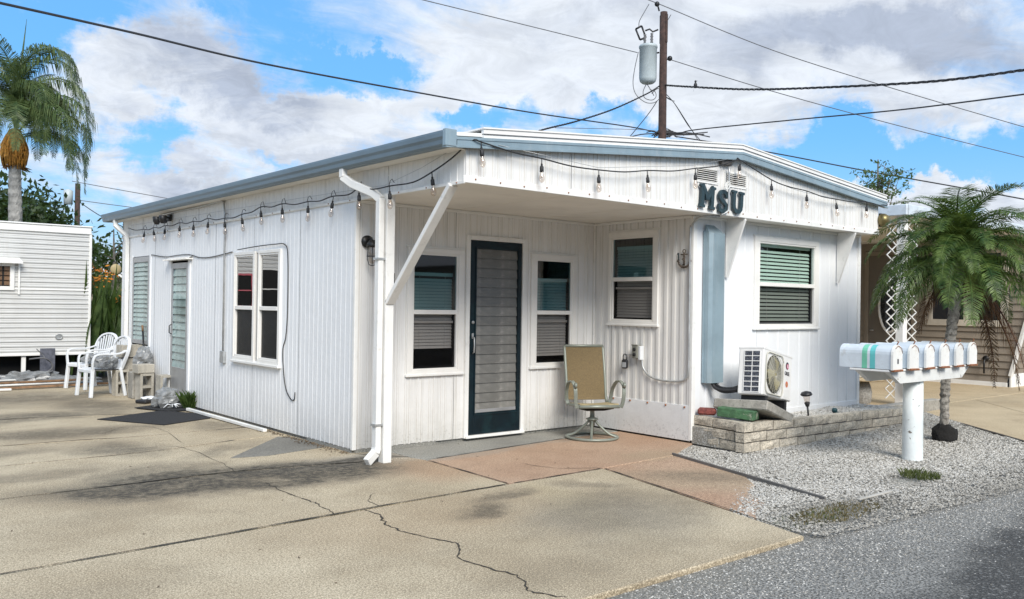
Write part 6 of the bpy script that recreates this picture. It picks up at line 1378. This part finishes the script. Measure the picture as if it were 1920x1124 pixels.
# ================================================================= utility poles and wires
DP = 30.0
up_ = thing('utility_pole', 'brown wooden utility pole with grey transformer rising behind the home', 'utility pole', (18.835, 12.107, -.08))
base = Vector((18.835, 12.107, -.08)); PZ = lambda y: on(1237, y, D=DP).z
MB().tube([(0, 0, 0), (0, 0, PZ(22)+.08)], [.17, .125], 14).build('pole', M['pole'], up_)
def rel(px, py, dd=0): return on(px, py, D=DP+dd)-base
MB().box(-.05, .05, -.16, .16, PZ(60)-.3, PZ(60)+.7, .02).build('pole_cap_bracket', M['pole'], up_)
tf = rel(1215, 121); mm = MB(); mm.lathe([(0, -.66), (.20, -.66), (.27, -.60), (.30, -.5), (.30, .55), (.32, .56), (.32, .62), (.29, .66), (.0, .70)], tuple(tf), 24); tfo = mm.build('transformer', M['xfmr'], up_)
for (x, y) in ((1209, 78), (1222, 76)):
    q = rel(x, y); m = MB(); m.lathe([(.03, -.12)]+[((.055 if i % 2 else .035), -.12+i*.05) for i in range(1, 8)]+[(0, .27)], tuple(q), 10); m.build('bushing', M['cable_grey'], tfo)
m = MB()
for a, b in (((1192, 55), (1203, 49)), ((1203, 49), (1211, 71)), ((1192, 55), (1200, 75)), ((1200, 75), (1211, 71))): m.tube([rel(*a), rel(*b)], .035, 6)
m.build('fuse_cutout', M['dark'], up_)
m = MB()
for P in ([(1210, 58), (1218, 55), (1224, 60), (1234, 56)], [(1214, 102), (1236, 99)], [(1239, 113), (1250, 112), (1256, 110)], [(1236, 21), (1232, 5)]): m.tube([rel(*p) for p in P], .03, 6)
for P in ((1256, 110), (1232, 8)): m.sphere(tuple(rel(*P)), .09, 10, 8)
m.build('hardware', M['dark'], up_)
m = MB()
for P in ([(1217, 8), (1207, 25), (1199, 40), (1198, 50)], [(1197, 98), (1190, 130), (1187, 158), (1193, 178), (1210, 192), (1226, 193), (1236, 186)], [(1212, 95), (1209, 125), (1213, 150)], [(1212, 158), (1206, 172), (1209, 184), (1222, 188), (1230, 182), (1228, 172), (1218, 168)],
          [(1213, 158), (1222, 172), (1226, 180)], [(1244, 47), (1252, 38), (1258, 28)], [(1244, 112), (1245, 140), (1244, 158)], [(1247, 172), (1250, 183), (1258, 188), (1265, 190)], [(1240, 165), (1230, 168), (1222, 176)], [(1238, 160), (1247, 176), (1246, 190)]):
    MB().tube(smoothpath([rel(*p) for p in P], 5), .014, 5).build('jumper_wire', M['cable_grey'], up_)
m = MB(); rr = random.Random(5)
for i in range(26):
    a = rel(1237+rr.uniform(-4, 4), rr.uniform(246, 256)); b = rel(1237+rr.gauss(10, 34), rr.uniform(247, 262)); c = (a+b)/2+Vector((0, 0, rr.uniform(-.1, .15))); m.tube(smoothpath([a, c, b], 4), .02, 5)
m.build('cable_tangle', M['cable'], up_)
def wire(P, r, label, mt='cable', name='overhead_wire', cat='wire', group='overhead wires', twist=0):
    """P: (px, py, depth) stations of the wire; straight in space between the two ends with a natural sag"""
    pts = smoothpath([on(a, b, D=c) for a, b, c in P], 8); m = MB()
    if twist:
        for ph in (0, 2.1, 4.2):
            q = []; s_ = 0
            for i, p in enumerate(smoothpath(pts, 3)):
                s_ = i*twist; q.append(p+Vector((math.cos(s_+ph)*r*.6, math.sin(s_+ph)*r*.6, math.cos(s_+ph+1.57)*r*.9)))
            m.tube(q, r*.62, 4)
    else: m.tube(pts, r, 6)
    return tag(m.build(name, M[mt]), label, cat, group)
wire([(-60, -6, 11.6), (0, 6, 12), (250, 62, 14.5), (500, 121, 17.5), (800, 177, 21.5), (1000, 212, 25.2), (1180, 238, 29), (1236, 250, 30)], .020, 'thick black cable crossing the whole sky from upper left to the pole')
wire([(780, -3, 26), (1000, 51, 28), (1195, 99, 29.9)], .014, 'thin grey wire reaching the transformer from the upper left', 'cable_grey')
wire([(1256, 112, 30), (1450, 172, 31.5), (1700, 240, 33), (1960, 305, 35)], .015, 'thin grey wire falling from the transformer level to the lower right', 'cable_grey')
wire([(1190, -8, 29.5), (1236, 8, 30), (1450, 95, 31), (1700, 174, 32.5), (1960, 250, 34.5)], .015, 'thin grey wire from the pole top to the right edge', 'cable_grey')
wire([(1244, 160, 30), (1290, 163, 29), (1400, 168, 27), (1530, 165, 24.5), (1750, 153, 21), (1960, 126, 18)], .024, 'twisted thick cable running right from the pole with a bird on it', twist=1.1)
wire([(1250, 252, 30), (1275, 250, 29.5), (1310, 243, 29), (1500, 224, 26), (1700, 205, 23), (1960, 172, 19)], .020, 'lower black cable running right from the foot of the pole')
wire([(1238, 160, 30), (1215, 175, 29.6), (1150, 205, 28), (1080, 228, 26.5), (1020, 243, 25.5), (960, 262, 24.5)], .022, 'twisted cable sloping from the pole down to the left behind the roof', twist=1.1)
wire([(1232, 190, 30), (1215, 215, 29.5), (1180, 258, 29)], .014, 'short service drop from the pole sloping left to the roof')
wire([(1247, 175, 30), (1265, 195, 29.9), (1290, 235, 29.5), (1315, 266, 29.2)], .014, 'pair of service drops sloping right from the pole, outer one')
wire([(1248, 182, 30), (1262, 191, 29.9), (1283, 222, 29.6), (1308, 262, 29.2)], .012, 'pair of service drops sloping right from the pole, inner one')
wire([(1265, 256, 30), (1340, 268, 29.5), (1470, 291, 28.5), (1620, 320, 27.5), (1800, 352, 26.5), (1980, 385, 25.5)], .021, 'black cable passing low behind the slender tree at right')
wire([(1040, 240, 27), (1210, 244, 29.5), (1236, 250, 30)], .01, 'faint thin wire joining the pole foot from the left', 'cable_grey')
bd = thing('bird', 'small dark bird perched on the twisted cable right of the pole', 'bird', on(1304, 161, D=28.8), rz=.6)
b_ = MB(); b_.lathe([(0, -.09), (.03, -.08), (.055, -.03), (.06, .02), (.045, .07), (.025, .10), (.03, .12), (.035, .145), (.025, .17), (0, .18)], (0, 0, 0), 12); b_.add([(-.02, .03, -.06), (.02, .03, -.06), (.015, .07, -.20), (-.015, .07, -.20)], [(0, 1, 2, 3)]); b_.lathe([(.012, 0), (0, .05)], (0, -.06, .15), 6, axis='y'); b_.build('body', M['rubber'], bd)
up2 = thing('utility_pole', 'distant utility pole with transformer beyond the trailer', 'utility pole', (9.787, 52.295, -.08))
MB().tube([(0, 0, 0), (0, 0, on(142, 342, D=55).z)], [.2, .15], 10).build('pole', M['pole'], up2)
q = on(128, 370, D=55)-Vector((9.787, 52.295, -.08)); MB().lathe([(0, -.45), (.26, -.45), (.28, .4), (.1, .5), (0, .5)], tuple(q), 16).build('transformer', M['xfmr'], up2)
wire([(135, 340, 55), (200, 352, 56), (300, 370, 58), (420, 392, 60)], .025, 'faint wire leaving the distant pole to the right, topmost', 'cable_grey', group='wires of the distant pole')
wire([(142, 375, 55), (200, 383, 56), (300, 396, 58)], .025, 'faint wire leaving the distant pole to the right, middle', 'cable_grey', group='wires of the distant pole')
wire([(150, 380, 54), (188, 405, 50), (240, 430, 46)], .025, 'dark wire dropping from the distant pole towards the eave', 'cable', group='wires of the distant pole')
